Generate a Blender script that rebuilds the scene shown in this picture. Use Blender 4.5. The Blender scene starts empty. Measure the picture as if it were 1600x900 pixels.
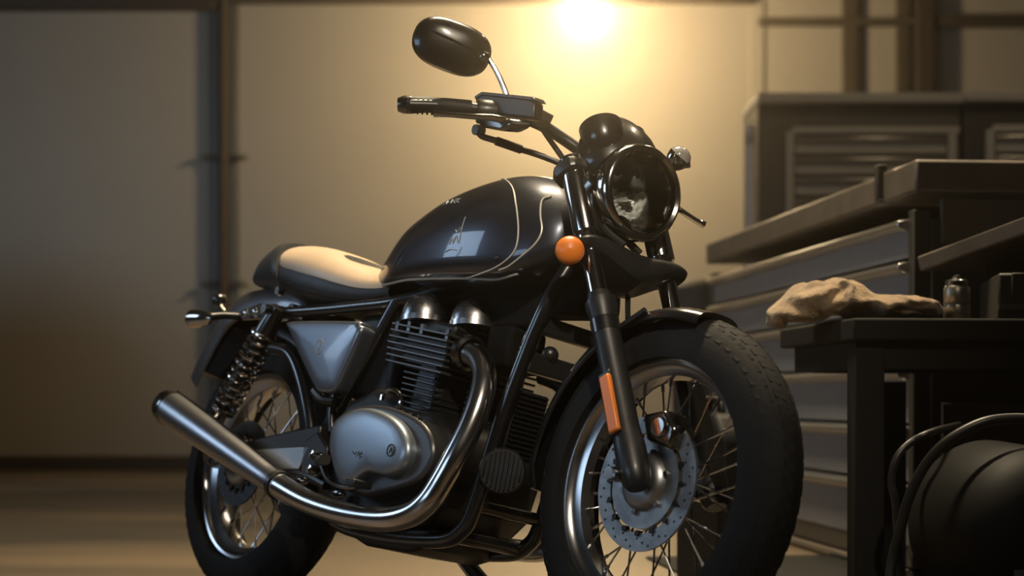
import bpy, math, random
from mathutils import Vector, Matrix, Quaternion
random.seed(7)
PI = math.pi
COL = bpy.context.scene.collection

# ------------------------------------------------------------------ materials
def nd(nt, t, **kw):
    n = nt.nodes.new(t)
    for k, v in kw.items():
        setattr(n, k, v)
    return n

def mat(name, col, rough=.5, metal=0., coat=0., coat_rough=.08, bump=None, var=None, rvar=None,
        trans=0., ior=1.5, spec=.5, stretch=None, sheen=0., sss=0., emit=None, alpha=None):
    m = bpy.data.materials.new(name); m.use_nodes = True
    nt = m.node_tree; b = nt.nodes['Principled BSDF']
    b.inputs['Base Color'].default_value = (*col, 1)
    b.inputs['Roughness'].default_value = rough
    b.inputs['Metallic'].default_value = metal
    b.inputs['Coat Weight'].default_value = coat
    b.inputs['Coat Roughness'].default_value = coat_rough
    b.inputs['Transmission Weight'].default_value = trans
    b.inputs['IOR'].default_value = ior
    b.inputs['Specular IOR Level'].default_value = spec
    b.inputs['Sheen Weight'].default_value = sheen
    b.inputs['Subsurface Weight'].default_value = sss
    if emit:
        b.inputs['Emission Color'].default_value = (*emit[0], 1)
        b.inputs['Emission Strength'].default_value = emit[1]
    if bump or var or rvar:
        tc = nd(nt, 'ShaderNodeTexCoord'); mp = nd(nt, 'ShaderNodeMapping')
        nt.links.new(tc.outputs['Object'], mp.inputs['Vector'])
        if stretch: mp.inputs['Scale'].default_value = stretch
    def noise(scale, detail=6):
        n = nd(nt, 'ShaderNodeTexNoise'); n.inputs['Scale'].default_value = scale
        n.inputs['Detail'].default_value = detail
        nt.links.new(mp.outputs['Vector'], n.inputs['Vector']); return n
    if var:
        n = noise(var[0]); r = nd(nt, 'ShaderNodeValToRGB')
        r.color_ramp.elements[0].position = .3; r.color_ramp.elements[1].position = .7
        r.color_ramp.elements[0].color = (*[c * (1 - var[1]) for c in col], 1)
        r.color_ramp.elements[1].color = (*[min(1, c * (1 + var[1])) for c in col], 1)
        nt.links.new(n.outputs['Fac'], r.inputs['Fac']); nt.links.new(r.outputs['Color'], b.inputs['Base Color'])
    if rvar:
        n = noise(rvar[0]); q = nd(nt, 'ShaderNodeMapRange')
        q.inputs['To Min'].default_value = max(0, rough - rvar[1]); q.inputs['To Max'].default_value = min(1, rough + rvar[1])
        nt.links.new(n.outputs['Fac'], q.inputs['Value']); nt.links.new(q.outputs['Result'], b.inputs['Roughness'])
    if bump:
        n = noise(bump[0], 4); q = nd(nt, 'ShaderNodeBump')
        q.inputs['Strength'].default_value = bump[1]; q.inputs['Distance'].default_value = bump[2] if len(bump) > 2 else .002
        nt.links.new(n.outputs['Fac'], q.inputs['Height']); nt.links.new(q.outputs['Normal'], b.inputs['Normal'])
    return m

M = {}
M['tank'] = mat('slate metallic paint', (.045, .05, .065), .32, .75, 1., .05, rvar=(30, .05))
M['black'] = mat('gloss black paint', (.006, .006, .007), .3, 0, .8, .1, rvar=(40, .08))
M['satin'] = mat('satin black paint', (.010, .010, .011), .42, 0, .2, .2, rvar=(40, .08))
M['engine'] = mat('black engine enamel', (.010, .010, .011), .45, .2, 0, bump=(300, .1))
M['dome'] = mat('polished rocker cover', (.58, .58, .60), .27, 1., rvar=(30, .1))
M['smoked'] = mat('dark disc steel', (.08, .08, .08), .5, .9, rvar=(80, .12))  # darker steel tone for the rear disc
M['cowl'] = mat('charcoal cowl paint', (.040, .042, .046), .42, 0, .3, .2)
M['void'] = mat('matt black casting', (.004, .004, .004), .85, spec=.15)
M['fin'] = mat('black cooling fin with bare edge', (.10, .10, .105), .36, .7)
M['rubber'] = mat('tyre rubber', (.0055, .0055, .006), .75, 0, 0, spec=.3, bump=(160, .25), var=(25, .2))
M['grip'] = mat('grip rubber', (.012, .011, .011), .6, bump=(200, .2))
M['chrome'] = mat('chrome', (.62, .61, .60), .12, 1., rvar=(20, .05))
M['dchrome'] = mat('smoked chrome', (.25, .245, .24), .2, 1., rvar=(20, .06))
M['steel'] = mat('brushed exhaust steel', (.38, .38, .40), .33, 1., rvar=(9, .04))
M['pipe'] = mat('polished header pipe', (.55, .54, .54), .2, 1., rvar=(18, .07))
M['alu'] = mat('cast aluminium', (.42, .43, .45), .38, 1., bump=(250, .08))
M['cover'] = mat('bead blasted silver engine cover', (.30, .345, .40), .40, .85, .3, .2, bump=(400, .06))
M['panel'] = mat('silver blue side panel paint', (.17, .19, .225), .34, .7, .8, .08)
M['disc'] = mat('brake disc steel', (.33, .33, .33), .5, 1., rvar=(80, .12), var=(30, .25))
M['rim'] = mat('polished alloy rim', (.50, .50, .52), .22, 1., rvar=(20, .06))
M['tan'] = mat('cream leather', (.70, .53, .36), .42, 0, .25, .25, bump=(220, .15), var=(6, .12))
M['leather'] = mat('black leather', (.016, .015, .015), .45, bump=(260, .25))
M['amber'] = mat('amber lens', (.72, .19, .02), .42, 0, .25, .3)
M['glass'] = mat('clear lamp glass', (1, 1, 1), .02, 0, 0, trans=1., ior=1.45)
def thin_glass():
    m = bpy.data.materials.new('thin clear lamp glass'); m.use_nodes = True; nt = m.node_tree
    nt.nodes.remove(nt.nodes['Principled BSDF'])
    t = nd(nt, 'ShaderNodeBsdfTransparent'); g = nd(nt, 'ShaderNodeBsdfGlossy'); g.inputs['Roughness'].default_value = .04
    f = nd(nt, 'ShaderNodeFresnel'); f.inputs['IOR'].default_value = 1.5; mx = nd(nt, 'ShaderNodeMixShader')
    t.inputs['Color'].default_value = (.93, .94, .93, 1)
    nt.links.new(f.outputs[0], mx.inputs[0]); nt.links.new(t.outputs[0], mx.inputs[1]); nt.links.new(g.outputs[0], mx.inputs[2])
    nt.links.new(mx.outputs[0], nt.nodes['Material Output'].inputs['Surface']); return m
M['glass'] = thin_glass()
M['mirror'] = mat('mirror glass', (.8, .8, .8), .02, 1.)
M['refl'] = mat('headlamp reflector', (.86, .85, .82), .36, .35)
M['stripe'] = mat('pale pinstripe paint', (.55, .50, .42), .4, .3)
M['mark'] = mat('dark stamped mark', (.06, .065, .075), .5, .5)
M['logo'] = mat('silver lettering', (.36, .39, .45), .5, .1)
M['hose'] = mat('black hose', (.010, .010, .010), .4)
M['gold'] = mat('warm nickel hub', (.55, .47, .33), .28, 1.)
M['fender'] = mat('grey metallic fender paint', (.11, .105, .115), .33, .6, .8, .08)
M['wall'] = mat('cream painted panel', (.46, .41, .335), .75, bump=(25, .1, .003), var=(.5, .06))
M['walldark'] = mat('dark painted block', (.20, .18, .15), .85, var=(2, .15))  # unseen walls kept dark to cut bounced light
M['post'] = mat('brown painted steel post', (.115, .09, .062), .55, .2, var=(3, .15))
M['conduit'] = mat('grey conduit', (.17, .155, .125), .5, .3)
M['beam'] = mat('dark steel beam', (.075, .055, .038), .6, .2)
M['ceil'] = mat('dark ceiling', (.10, .085, .065), .85)
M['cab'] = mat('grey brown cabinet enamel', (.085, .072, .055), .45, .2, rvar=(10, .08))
M['cabfront'] = mat('drawer front enamel', (.34, .30, .24), .45, .1, rvar=(10, .08))
M['palepipe'] = mat('pale painted pipe', (.55, .50, .48), .4)
M['lip'] = mat('brushed drawer pull', (.42, .38, .33), .3, .9)
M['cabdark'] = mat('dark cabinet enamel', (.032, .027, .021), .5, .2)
M['drawer'] = mat('steel drawer front', (.25, .26, .28), .40, .25, rvar=(12, .1))
M['dlip'] = mat('bright rolled drawer pull', (.50, .49, .47), .28, .95)
M['top'] = mat('worn worktop edge', (.12, .10, .08), .42, .35, rvar=(14, .1), var=(9, .2))
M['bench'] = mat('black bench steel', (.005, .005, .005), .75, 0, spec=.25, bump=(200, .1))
M['cloth'] = mat('tan shop cloth', (.27, .185, .105), .95, sheen=.3, bump=(170, 1., .005), var=(30, .4))
M['tin'] = mat('brushed tin', (.30, .28, .24), .35, .9, rvar=(30, .1))
M['tinlabel'] = mat('tin band', (.10, .09, .07), .5, .3)
M['drum'] = mat('black plastic drum', (.003, .0033, .0036), .6, spec=.2, bump=(180, .05))
M['grey'] = mat('faded label', (.10, .10, .10), .6)
M['bin'] = mat('grey plastic bin', (.12, .11, .095), .65)
M['lampmetal'] = mat('enamel lamp shade', (.05, .045, .04), .4, .4)
M['white'] = mat('window frame paint', (.5, .5, .5), .5)
M['wood'] = mat('weathered timber', (.14, .10, .06), .7, var=(8, .3), bump=(60, .2))

def floor_tone():
    m = bpy.data.materials.new('worn sealed concrete'); m.use_nodes = True
    nt = m.node_tree; b = nt.nodes['Principled BSDF']
    tc = nd(nt, 'ShaderNodeTexCoord')
    n1 = nd(nt, 'ShaderNodeTexNoise'); n1.inputs['Scale'].default_value = .9; n1.inputs['Detail'].default_value = 8
    mp = nd(nt, 'ShaderNodeMapping'); mp.inputs['Scale'].default_value = (.45, 1.3, 1)
    nt.links.new(tc.outputs['Object'], mp.inputs['Vector']); nt.links.new(mp.outputs['Vector'], n1.inputs['Vector'])
    r = nd(nt, 'ShaderNodeValToRGB')
    r.color_ramp.elements[0].position = .32; r.color_ramp.elements[0].color = (.06, .05, .037, 1)
    r.color_ramp.elements[1].position = .68; r.color_ramp.elements[1].color = (.17, .122, .072, 1)
    nt.links.new(n1.outputs['Fac'], r.inputs['Fac']); nt.links.new(r.outputs['Color'], b.inputs['Base Color'])
    q = nd(nt, 'ShaderNodeMapRange'); q.inputs['To Min'].default_value = .38; q.inputs['To Max'].default_value = .6
    nt.links.new(n1.outputs['Fac'], q.inputs['Value']); nt.links.new(q.outputs['Result'], b.inputs['Roughness'])
    n2 = nd(nt, 'ShaderNodeTexNoise'); n2.inputs['Scale'].default_value = 60
    nt.links.new(tc.outputs['Object'], n2.inputs['Vector'])
    bp = nd(nt, 'ShaderNodeBump'); bp.inputs['Strength'].default_value = .1; bp.inputs['Distance'].default_value = .003
    nt.links.new(n2.outputs['Fac'], bp.inputs['Height']); nt.links.new(bp.outputs['Normal'], b.inputs['Normal'])
    return m
M['floor'] = floor_tone()

# ------------------------------------------------------------------ mesh building
def V(*a): return Vector(a[0] if len(a) == 1 else a)

def spline(pts, n=8):
    pts = [tuple(p) for p in pts]; k = len(pts[0]); out = []
    N = len(pts)
    for i in range(N - 1):
        p0 = pts[max(i - 1, 0)]; p1 = pts[i]; p2 = pts[i + 1]; p3 = pts[min(i + 2, N - 1)]
        for j in range(n):
            t = j / n
            out.append(tuple(.5 * (2 * p1[c] + (p2[c] - p0[c]) * t + (2 * p0[c] - 5 * p1[c] + 4 * p2[c] - p3[c]) * t * t
                                   + (3 * p1[c] - p0[c] - 3 * p2[c] + p3[c]) * t ** 3) for c in range(k)))
    out.append(pts[-1]); return out

def frame_from(axis):
    a = V(axis).normalized(); h = V(0, 0, 1) if abs(a.z) < .9 else V(1, 0, 0)
    u = a.cross(h).normalized(); w = a.cross(u).normalized(); return a, u, w

class MB:
    def __init__(s): s.v = []; s.f = []; s.bev = 0
    def ring_faces(s, rings, n, closed=True, cap0=True, cap1=True, loop=False):
        base = len(s.v)
        for r in rings: s.v += [tuple(p) for p in r]
        R = len(rings)
        for i in range(R if loop else R - 1):
            a = base + i * n; b = base + ((i + 1) % R) * n
            for j in range(n if closed else n - 1):
                k = (j + 1) % n; s.f.append((a + j, a + k, b + k, b + j))
        if not loop and closed:
            if cap0: s.f.append(tuple(base + j for j in reversed(range(n))))
            if cap1: s.f.append(tuple(base + (R - 1) * n + j for j in range(n)))
        return s
    def tube(s, path, r, seg=12, n=6, flat=1., loop=False, caps=True):
        path = [tuple(p) for p in path]
        rr = r if isinstance(r, (list, tuple)) else [r] * len(path)
        q = [(*p, x) for p, x in zip(path, rr)]
        if len(q) > 2 and n > 1 and not loop: q = spline(q, n)
        P_ = [V(a[:3]) for a in q]; N = len(P_)
        rings = []; prev = None
        for i in range(N):
            if loop: t = P_[(i + 1) % N] - P_[i - 1]
            else: t = P_[min(i + 1, N - 1)] - P_[max(i - 1, 0)]
            t.normalize()
            if prev is None: _, u, w = frame_from(t)
            else:
                u = prev - t * prev.dot(t); u.normalize(); w = t.cross(u)
            prev = u
            rings.append([P_[i] + (u * math.cos(2 * PI * k / seg) + w * math.sin(2 * PI * k / seg) * flat) * q[i][3] for k in range(seg)])
        return s.ring_faces(rings, seg, cap0=caps, cap1=caps, loop=loop)
    def lathe(s, prof, o, axis, seg=32, a0=0, a1=2 * PI, closed_prof=False):
        a, u, w = frame_from(axis); o = V(o); rings = []
        full = abs(a1 - a0 - 2 * PI) < 1e-6
        m = seg if full else seg + 1
        for i in range(m):
            th = a0 + (a1 - a0) * i / seg
            d = u * math.cos(th) + w * math.sin(th)
            rings.append([o + a * p[0] + d * p[1] for p in prof])
        return s.ring_faces(rings, len(prof), closed=closed_prof, loop=full)
    def wheel(s, prof, o, seg=72, closed=True):        # profile (y, r) turned about the bike's lateral axis
        rings = []
        for i in range(seg):
            th = 2 * PI * i / seg
            rings.append([(o[0] + p[1] * math.cos(th), o[1] + p[0], o[2] + p[1] * math.sin(th)) for p in prof])
        return s.ring_faces(rings, len(prof), closed=closed, loop=True)
    def box(s, c, size, rot=None):
        c = V(c); b = len(s.v); R = rot or Matrix.Identity(3)
        for x in (-1, 1):
            for y in (-1, 1):
                for z in (-1, 1):
                    s.v.append(tuple(c + R @ V(x * size[0] / 2, y * size[1] / 2, z * size[2] / 2)))
        for f in ((0, 1, 3, 2), (4, 6, 7, 5), (0, 4, 5, 1), (2, 3, 7, 6), (0, 2, 6, 4), (1, 5, 7, 3)):
            s.f.append(tuple(b + i for i in f))
        return s
    def prism(s, pts, ext):                             # planar outline pushed along ext
        e = V(ext); pts = [V(p) for p in pts]
        return s.ring_faces([pts, [p + e for p in pts]], len(pts))
    def bar(s, a, b, w, h, up=(0, 0, 1)):
        a, b = V(a), V(b); d = (b - a).normalized(); x = d.cross(V(up)).normalized(); z = x.cross(d)
        R = [[p + x * i * w / 2 + z * j * h / 2 for i, j in ((-1, -1), (1, -1), (1, 1), (-1, 1))] for p in (a, b)]
        return s.ring_faces(R, 4)
    def ball(s, c, r, sc=(1, 1, 1), seg=16, rings=10, R=None):
        c = V(c); R = R or Matrix.Identity(3); rr = []
        for i in range(rings + 1):
            ph = -PI / 2 + PI * i / rings
            rr.append([c + R @ V(max(1e-4, math.cos(ph)) * math.cos(2 * PI * k / seg) * r * sc[0],
                                 max(1e-4, math.cos(ph)) * math.sin(2 * PI * k / seg) * r * sc[1], math.sin(ph) * r * sc[2]) for k in range(seg)])
        return s.ring_faces(rr, seg)
    def build(s, name, m, parent=None, smooth=True, bevel=0, sharp=35, sub=0, bseg=2):
        me = bpy.data.meshes.new(name); me.from_pydata(s.v, [], s.f); me.update()
        import bmesh
        bm = bmesh.new(); bm.from_mesh(me); bmesh.ops.recalc_face_normals(bm, faces=bm.faces); bm.to_mesh(me); bm.free()
        if smooth:
            me.shade_smooth(); me.set_sharp_from_angle(angle=math.radians(sharp))
        o = bpy.data.objects.new(name, me); COL.objects.link(o)
        me.materials.append(M[m] if isinstance(m, str) else m)
        if parent: o.parent = parent
        if bevel:
            b = o.modifiers.new('bevel', 'BEVEL'); b.width = bevel; b.segments = bseg; b.limit_method = 'ANGLE'
            b.angle_limit = math.radians(40); b.harden_normals = False
        if sub:
            u = o.modifiers.new('sub', 'SUBSURF'); u.levels = sub; u.render_levels = sub
        return o

def tag(o, label=None, cat=None, group=None, kind=None):
    for k, v in (('label', label), ('category', cat), ('group', group), ('kind', kind)):
        if v: o[k] = v
    return o
def empty(name, loc, rot=(0, 0, 0)):
    o = bpy.data.objects.new(name, None); COL.objects.link(o); o.location = loc; o.rotation_euler = rot
    o.empty_display_size = .1; return o
def mirror_y(pts): return [(p[0], -p[1], p[2], *p[3:]) for p in pts]
def lerp(a, b, t): return tuple(a[i] + (b[i] - a[i]) * t for i in range(len(a)))
def interp(tab, x):
    if x <= tab[0][0]: return tab[0][1:]
    for a, b in zip(tab, tab[1:]):
        if x <= b[0]:
            t = (x - a[0]) / (b[0] - a[0]); return tuple(a[i] + (b[i] - a[i]) * t for i in range(1, len(a)))
    return tab[-1][1:]

# ================================================================== the room
def struct(name, mb, m, **kw):
    o = mb.build(name, m, **kw); o['kind'] = 'structure'; return o
XL, XR, YB, YF, ZC = -5.0, 5.4, 13.08, -3.2, 4.3
struct('floor', MB().box(((XL + XR) / 2, (YB + YF) / 2, -.06), (XR - XL + .6, YB - YF + .6, .12)), 'floor', smooth=False)
struct('ceiling', MB().box(((XL + XR) / 2, (YB + YF) / 2, ZC + .06), (XR - XL + .6, YB - YF + .6, .12)), 'ceil', smooth=False)
# far wall: a row of tall painted panels with shallow joints
wl = MB(); xs = [XL, -2.03, 1.685, 2.34, 2.78, XR]
for a, b in zip(xs, xs[1:]):
    wl.box(((a + b) / 2, YB + .05, ZC / 2), (b - a - .012, .10, ZC))
wl.box(((XL + XR) / 2, YB + .13, ZC / 2), (XR - XL, .06, ZC))
struct('wall_back', wl, 'wall', bevel=.006)
struct('wall_right', MB().box((XR + .06, (YB + YF) / 2, ZC / 2), (.12, YB - YF + .2, ZC)), 'walldark', smooth=False)
struct('wall_front', MB().box(((XL + XR) / 2, YF - .06, ZC / 2), (XR - XL, .12, ZC)), 'walldark', smooth=False)
def wall_holes(x, holes, name):
    mb = MB(); ys = sorted({YF - .1, YB + .1, *[h[0] for h in holes], *[h[1] for h in holes]})
    for a, b in zip(ys, ys[1:]):
        hs = [h for h in holes if h[0] <= a and h[1] >= b]
        if not hs: mb.box((x, (a + b) / 2, ZC / 2), (.12, b - a, ZC))
        else:
            h = hs[0]
            mb.box((x, (a + b) / 2, h[2] / 2), (.12, b - a, h[2]))
            mb.box((x, (a + b) / 2, (h[3] + ZC) / 2), (.12, b - a, ZC - h[3]))
    return struct(name, mb, 'walldark', smooth=False)
WIN = [(-.6, 1.9, 1.1, 2.7), (4.4, 6.2, 1.75, 3.2), (7.5, 9.1, 1.9, 3.2)]
wall_holes(XL - .06, WIN, 'wall_left')
for i, (a, b, c, d) in enumerate(WIN):
    mb = MB()
    for y in (a + .03, (a + b) / 2, b - .03): mb.box((XL - .06, y, (c + d) / 2), (.08, .05, d - c))
    for z in (c + .03, d - .03): mb.box((XL - .06, (a + b) / 2, z), (.08, b - a, .05))
    w = struct('window_%d' % (i + 1), mb, 'white', smooth=False)
struct('baseboard_back', MB().box(((XL + XR) / 2, YB - .02, .05), (XR - XL, .03, .10)), 'beam', bevel=.005)
# high horizontal beam and the posts standing on the far wall
struct('trim_1', MB().box(((XL - 2.03) / 2, YB - .04, 3.22), (2.97, .10, .12)), 'beam', bevel=.01)
struct('trim_2', MB().box((-.17, YB - .03, 3.24), (3.7, .06, .07)), 'post', bevel=.01)  # lighter brown here imitates the beam fading in the lamp's glare
struct('trim_3', MB().box((2.24, YB - .03, 3.085), (1.1, .06, .06)), 'post', bevel=.01)
struct('trim_4', MB().box((4.1, YB - .04, 3.09), (2.6, .08, .09)), 'beam', bevel=.01)
mb = MB().box((-1.985, YB - .012, ZC / 2), (.21, .024, ZC))
struct('trim_5', mb, 'conduit', bevel=.01)
struct('trim_6', MB().box((2.325, YB - .025, ZC / 2), (.11, .05, ZC)), 'post', bevel=.008)
struct('trim_7', MB().box((2.685, YB - .025, ZC / 2), (.09, .05, ZC)), 'post', bevel=.008)
struct('trim_8', MB().box((2.83, YB - .05, ZC / 2), (.12, .10, ZC)), 'beam', bevel=.008)
struct('trim_9', MB().box((1.685, YB - .01, ZC / 2), (.10, .02, ZC)), 'wall', bevel=.006)
# the pipe with clamps running up the left post
r = empty('wall_pipe', (-1.985, YB - .052, 0))
MB().tube([(0, 0, 0), (0, 0, ZC)], .032, 16).build('pipe', 'beam', r)
for z in (1.28, 2.15):
    c = MB().box((0, .01, z), (.30, .022, .035)).lathe([(-.035, .038), (.035, .038)], (0, 0, z), (0, 0, 1), 20)
    c = c.build('pipe_clamp', 'beam', r, bevel=.004)
    for x in (-.12, .12): MB().lathe([(-.03, .001), (-.03, .012), (-.012, .012), (-.012, .001)], (x, .0, z), (0, 1, 0), 6).build('bolt', 'conduit', c)
tag(r, 'dark vertical steel pipe with two wide clamps on the left of the back wall', 'pipe')

# ================================================================== the glowing lamp
LP = (0.461,11.900,3.070)
r = empty('pendant_lamp', LP)
MB().tube([(0, 0, .24), (0, 0, ZC - LP[2])], .008, 8).build('cord', 'hose', r)
MB().lathe([(.25, .001), (.25, .03), (.19, .045), (.14, .06), (.10, .16), (.06, .21), (.055, .205), (.095, .15), (.13, .05)], (0, 0, 0), (0, 0, 1), 32).build('shade', 'lampmetal', r)
M['bulb'] = mat('glowing bulb', (1, .8, .5), .5, emit=((1, .72, .34), 60))
MB().lathe([(-.075, .001), (-.07, .03), (-.045, .06), (-.01, .072), (.03, .06), (.08, .032), (.13, .028), (.13, .001)], (0, 0, 0), (0, 0, 1), 24).build('bulb', 'bulb', r)
tag(r, 'bright warm pendant lamp hanging high in front of the back wall', 'lamp')

def light(name, typ, loc, energy, col, **kw):
    l = bpy.data.lights.new(name, typ); l.energy = energy; l.color = col
    for k, v in kw.items():
        if k not in ('aim',): setattr(l, k, v)
    o = bpy.data.objects.new(name, l); COL.objects.link(o); o.location = loc
    if 'aim' in kw:
        o.rotation_euler = (V(kw['aim']) - V(loc)).to_track_quat('-Z', 'Y').to_euler()
    return o
light('lamp_light', 'POINT', (LP[0], LP[1], LP[2] - .15), 165, (1, .745, .41), shadow_soft_size=.14)

# ================================================================== the motorcycle (x forward, y left, z up)
bike = empty('motorcycle', (-0.6514,4.6129,.0012), (-0.21147,0,-0.88806))
tag(bike, 'dark slate retro motorcycle with round headlamp leaning on its side stand', 'motorcycle')
RA = math.radians(27.556)
SAX = V(-math.sin(RA), 0, math.cos(RA)); SP = V(math.cos(RA), 0, math.sin(RA))
FA = V(1.40, 0, .33); RAx = V(0, 0, .325)
def fk(s, y=0., f=.027): p = FA + SAX * s + SP * f; return (p.x, y, p.z)   # point on the fork line, s metres above the axle

# ---- wheels
def tyre(o, R, w, h, rimr, name):
    prof = []
    for i in range(25):
        th = -PI / 2 * 1.28 + PI * 1.28 * i / 24
        prof.append((w * math.sin(th) if abs(th) < PI / 2 else w * math.sin(th) * .98, R - h + h * math.cos(th)))
    prof = [p for p in prof if p[1] > rimr - .004]
    mb = MB().wheel(prof, o, 96)
    t = mb.build(name, 'rubber', bike)
    # tread blocks standing a little proud of the carcass
    tb = MB()
    for i in range(60):
        a = 2 * PI * i / 60
        for sd in (-1, 1):
            for (th0, th1, da) in ((.12, .45, .0), (.55, .95, .035)):
                q = []
                for (th, aa) in ((th0, a), (th1, a + .035 + da * .4), (th1, a + .085 + da * .4), (th0, a + .05)):
                    for lift in (0,):
                        q.append((th, aa))
                lo = []; hi = []
                for th, aa in q:
                    for lst, l in ((lo, -.002), (hi, .0011)):
                        r_ = R - h + (h + l) * math.cos(th); y = (w + l) * math.sin(th) * sd
                        lst.append((o[0] + r_ * math.cos(aa), o[1] + y, o[2] + r_ * math.sin(aa)))
                tb.ring_faces([lo, hi], 4)
    tb.build('tread', 'rubber', t, smooth=False)
    return t
def rim(o, R, w, hubr, huby, mname):
    pr = [(-w, R + .004), (-w - .003, R), (-w - .001, R - .006), (-w + .008, R - .010), (-w + .014, R - .018), (-w * .5, R - .030),
          (0, R - .036), (w * .5, R - .030), (w - .014, R - .018), (w - .008, R - .010), (w + .001, R - .006), (w + .003, R), (w, R + .004),
          (w - .006, R + .004), (w - .008, R - .004), (w * .4, R - .022), (-w * .4, R - .022), (-w + .008, R - .004), (-w + .006, R + .004)]
    rm = MB().wheel(pr, o, 96).build('wheel_rim', mname, bike)
    for i in range(36):
        a = 2 * PI * (i + .5) / 36; sd = -1 if i % 2 else 1
        d = .52 * (1 if (i // 2) % 2 else -1)
        p0 = (o[0] + hubr * math.cos(a + d), o[1] + sd * huby, o[2] + hubr * math.sin(a + d))
        p1 = (o[0] + (R - .034) * math.cos(a), o[1] + sd * .006, o[2] + (R - .034) * math.sin(a))
        pm = lerp(p1, p0, .09)
        m_ = MB().tube([p0, pm], .0021, 6, 1)
        m_.tube([pm, p1], .0036, 6, 1)
        m_.build('spoke', 'chrome', rm)
    return rm
tyre(FA, .33, .058, .082, .2415, 'tire')
tyre(RAx, .325, .070, .082, .2305, 'tire')
rim(FA, .2415, .036, .046, .034, 'rim')
rim(RAx, .2305, .042, .055, .045, 'rim')
h = MB().wheel([(-.05, .012), (-.05, .026), (-.036, .028), (-.034, .05), (-.028, .052), (-.024, .034), (.024, .034), (.028, .052), (.034, .05), (.036, .028), (.05, .026), (.05, .012)], FA, 40).build('hub', 'alu', bike)
MB().tube([(1.4, -.12, .33), (1.4, .12, .33)], .011, 12).build('axle', 'chrome', h)
h = MB().wheel([(-.09, .012), (-.09, .03), (-.055, .034), (-.05, .062), (-.04, .064), (-.034, .045), (.034, .045), (.04, .064), (.05, .062), (.055, .034), (.09, .03), (.09, .012)], RAx, 40).build('hub', 'gold', bike)
MB().tube([(0, -.17, .325), (0, .17, .325)], .011, 12).lathe([(0, .001), (0, .02), (.015, .02), (.015, .001)], (0, -.175, .325), (0, 1, 0), 6).build('axle', 'chrome', h)
MB().wheel([(.075, .05), (.075, .105), (.082, .105), (.082, .05)], RAx, 60).build('sprocket', 'dchrome', bike)

def brake_disc(o, y, Ro, Ri, carrier, dm='disc'):
    d = MB().wheel([(y - .0025, Ri), (y - .0025, Ro), (y + .0025, Ro), (y + .0025, Ri)], o, 80).build('brake_disc', dm, bike)
    # drilled holes read as small dark recessed rings on the face
    hb = MB()
    for k in range(48):
        a = 2 * PI * k / 48; rr = Ri + (Ro - Ri) * (.28, .52, .76)[k % 3]
        hb.lathe([(0, .0005), (0, .0026), (-.0006, .0026), (-.0006, .0005)], (o[0] + rr * math.cos(a), y - .0025, o[2] + rr * math.sin(a)), (0, 1, 0), 8)
    hb.build('vent_hole', 'engine', d)
    MB().wheel([(y - .005, .045), (y - .005, Ri - .008), (y + .004, Ri - .008), (y + .004, .045)], o, 60).build('disc_plate', carrier, d)
    for k in range(16):
        a = 2 * PI * k / 16
        p = (o[0] + Ri * math.cos(a), y - .007, o[2] + Ri * math.sin(a))
        MB().lathe([(0, .001), (0, .006), (.012, .006), (.012, .001)], p, (0, 1, 0), 10).build('disc_button', 'engine', d)
    MB().wheel([(y - .022, .018), (y - .022, .040), (y - .014, .052), (y - .004, .056), (y - .004, .018)], o, 48).build('hub_cup', 'alu', d)
    for k in range(6):
        a = 2 * PI * k / 6 + .3
        MB().lathe([(-.006, .001), (-.006, .006), (.002, .006), (.002, .001)], (o[0] + .058 * math.cos(a), y - .005, o[2] + .058 * math.sin(a)), (0, 1, 0), 6).build('disc_bolt', 'chrome', d)
    return d
brake_disc(FA, -.045, .130, .096, 'disc')
brake_disc(RAx, -.075, .105, .07, 'satin', 'smoked')
# caliper on the front disc
c = MB().prism([(FA.x + .01, -.075, FA.z + .075), (FA.x + .075, -.075, FA.z + .06), (FA.x + .085, -.075, FA.z + .10), (FA.x + .05, -.075, FA.z + .135), (FA.x - .01, -.075, FA.z + .125)], (0, .06, 0)).build('brake_caliper', 'dchrome', bike, bevel=.008)
MB().lathe([(-.008, .001), (-.008, .017), (0, .02), (.004, .02)], (FA.x + .045, -.075, FA.z + .10), (0, 1, 0), 16).build('caliper_piston', 'chrome', c)

# ---- forks
for y in (-.102, .106):
    s1 = .355
    sl = MB().lathe([(-.035, .001), (-.035, .020), (-.025, .027), (.0, .030), (.05, .030), (.09, .026), (s1 - .02, .0275), (s1, .031), (s1 + .012, .031), (s1 + .016, .026), (s1 + .03, .024), (s1 + .03, .001)],
                    fk(0, y), SAX, 28).build('fork_slider', 'satin', bike)
    MB().lathe([(0, .001), (0, .0285), (.03, .0285), (.03, .001)], fk(s1 - .06, y), SAX, 24).build('seal_ring', 'black', sl)
    mbx = MB().lathe([(-.016, .001), (-.016, .012), (0, .014), (.01, .014)], (fk(-.0, y)[0] - .02, y - (.03 if y < 0 else -.03), fk(0, y)[2] - .012), (0, 1 if y < 0 else -1, 0), 14)
    mbx.build('axle_clamp_bolt', 'chrome', sl)
    MB().lathe([(s1, .001), (s1, .0195), (.54, .0195), (.54, .001)], fk(0, y), SAX, 28).build('fork_tube', 'chrome', bike)
    sh = MB().lathe([(.525, .001), (.525, .0255), (.528, .027), (.693, .027), (.695, .0255), (.695, .001)], fk(0, y), SAX, 28).build('fork_shroud', 'chrome', bike)
    MB().lathe([(.690, .026), (.693, .029), (.703, .029), (.707, .026), (.710, .018), (.710, .001)], fk(0, y), SAX, 24).build('fork_cap', 'dchrome', sh)
rf = MB().bar((1.339,-0.136,0.515), (1.392,-0.136,0.408), .026, .012, up=(0, 1, 0)).build('side_reflector', 'amber', bike, bevel=.004)
tag(rf, 'long amber reflector strip')
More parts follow.
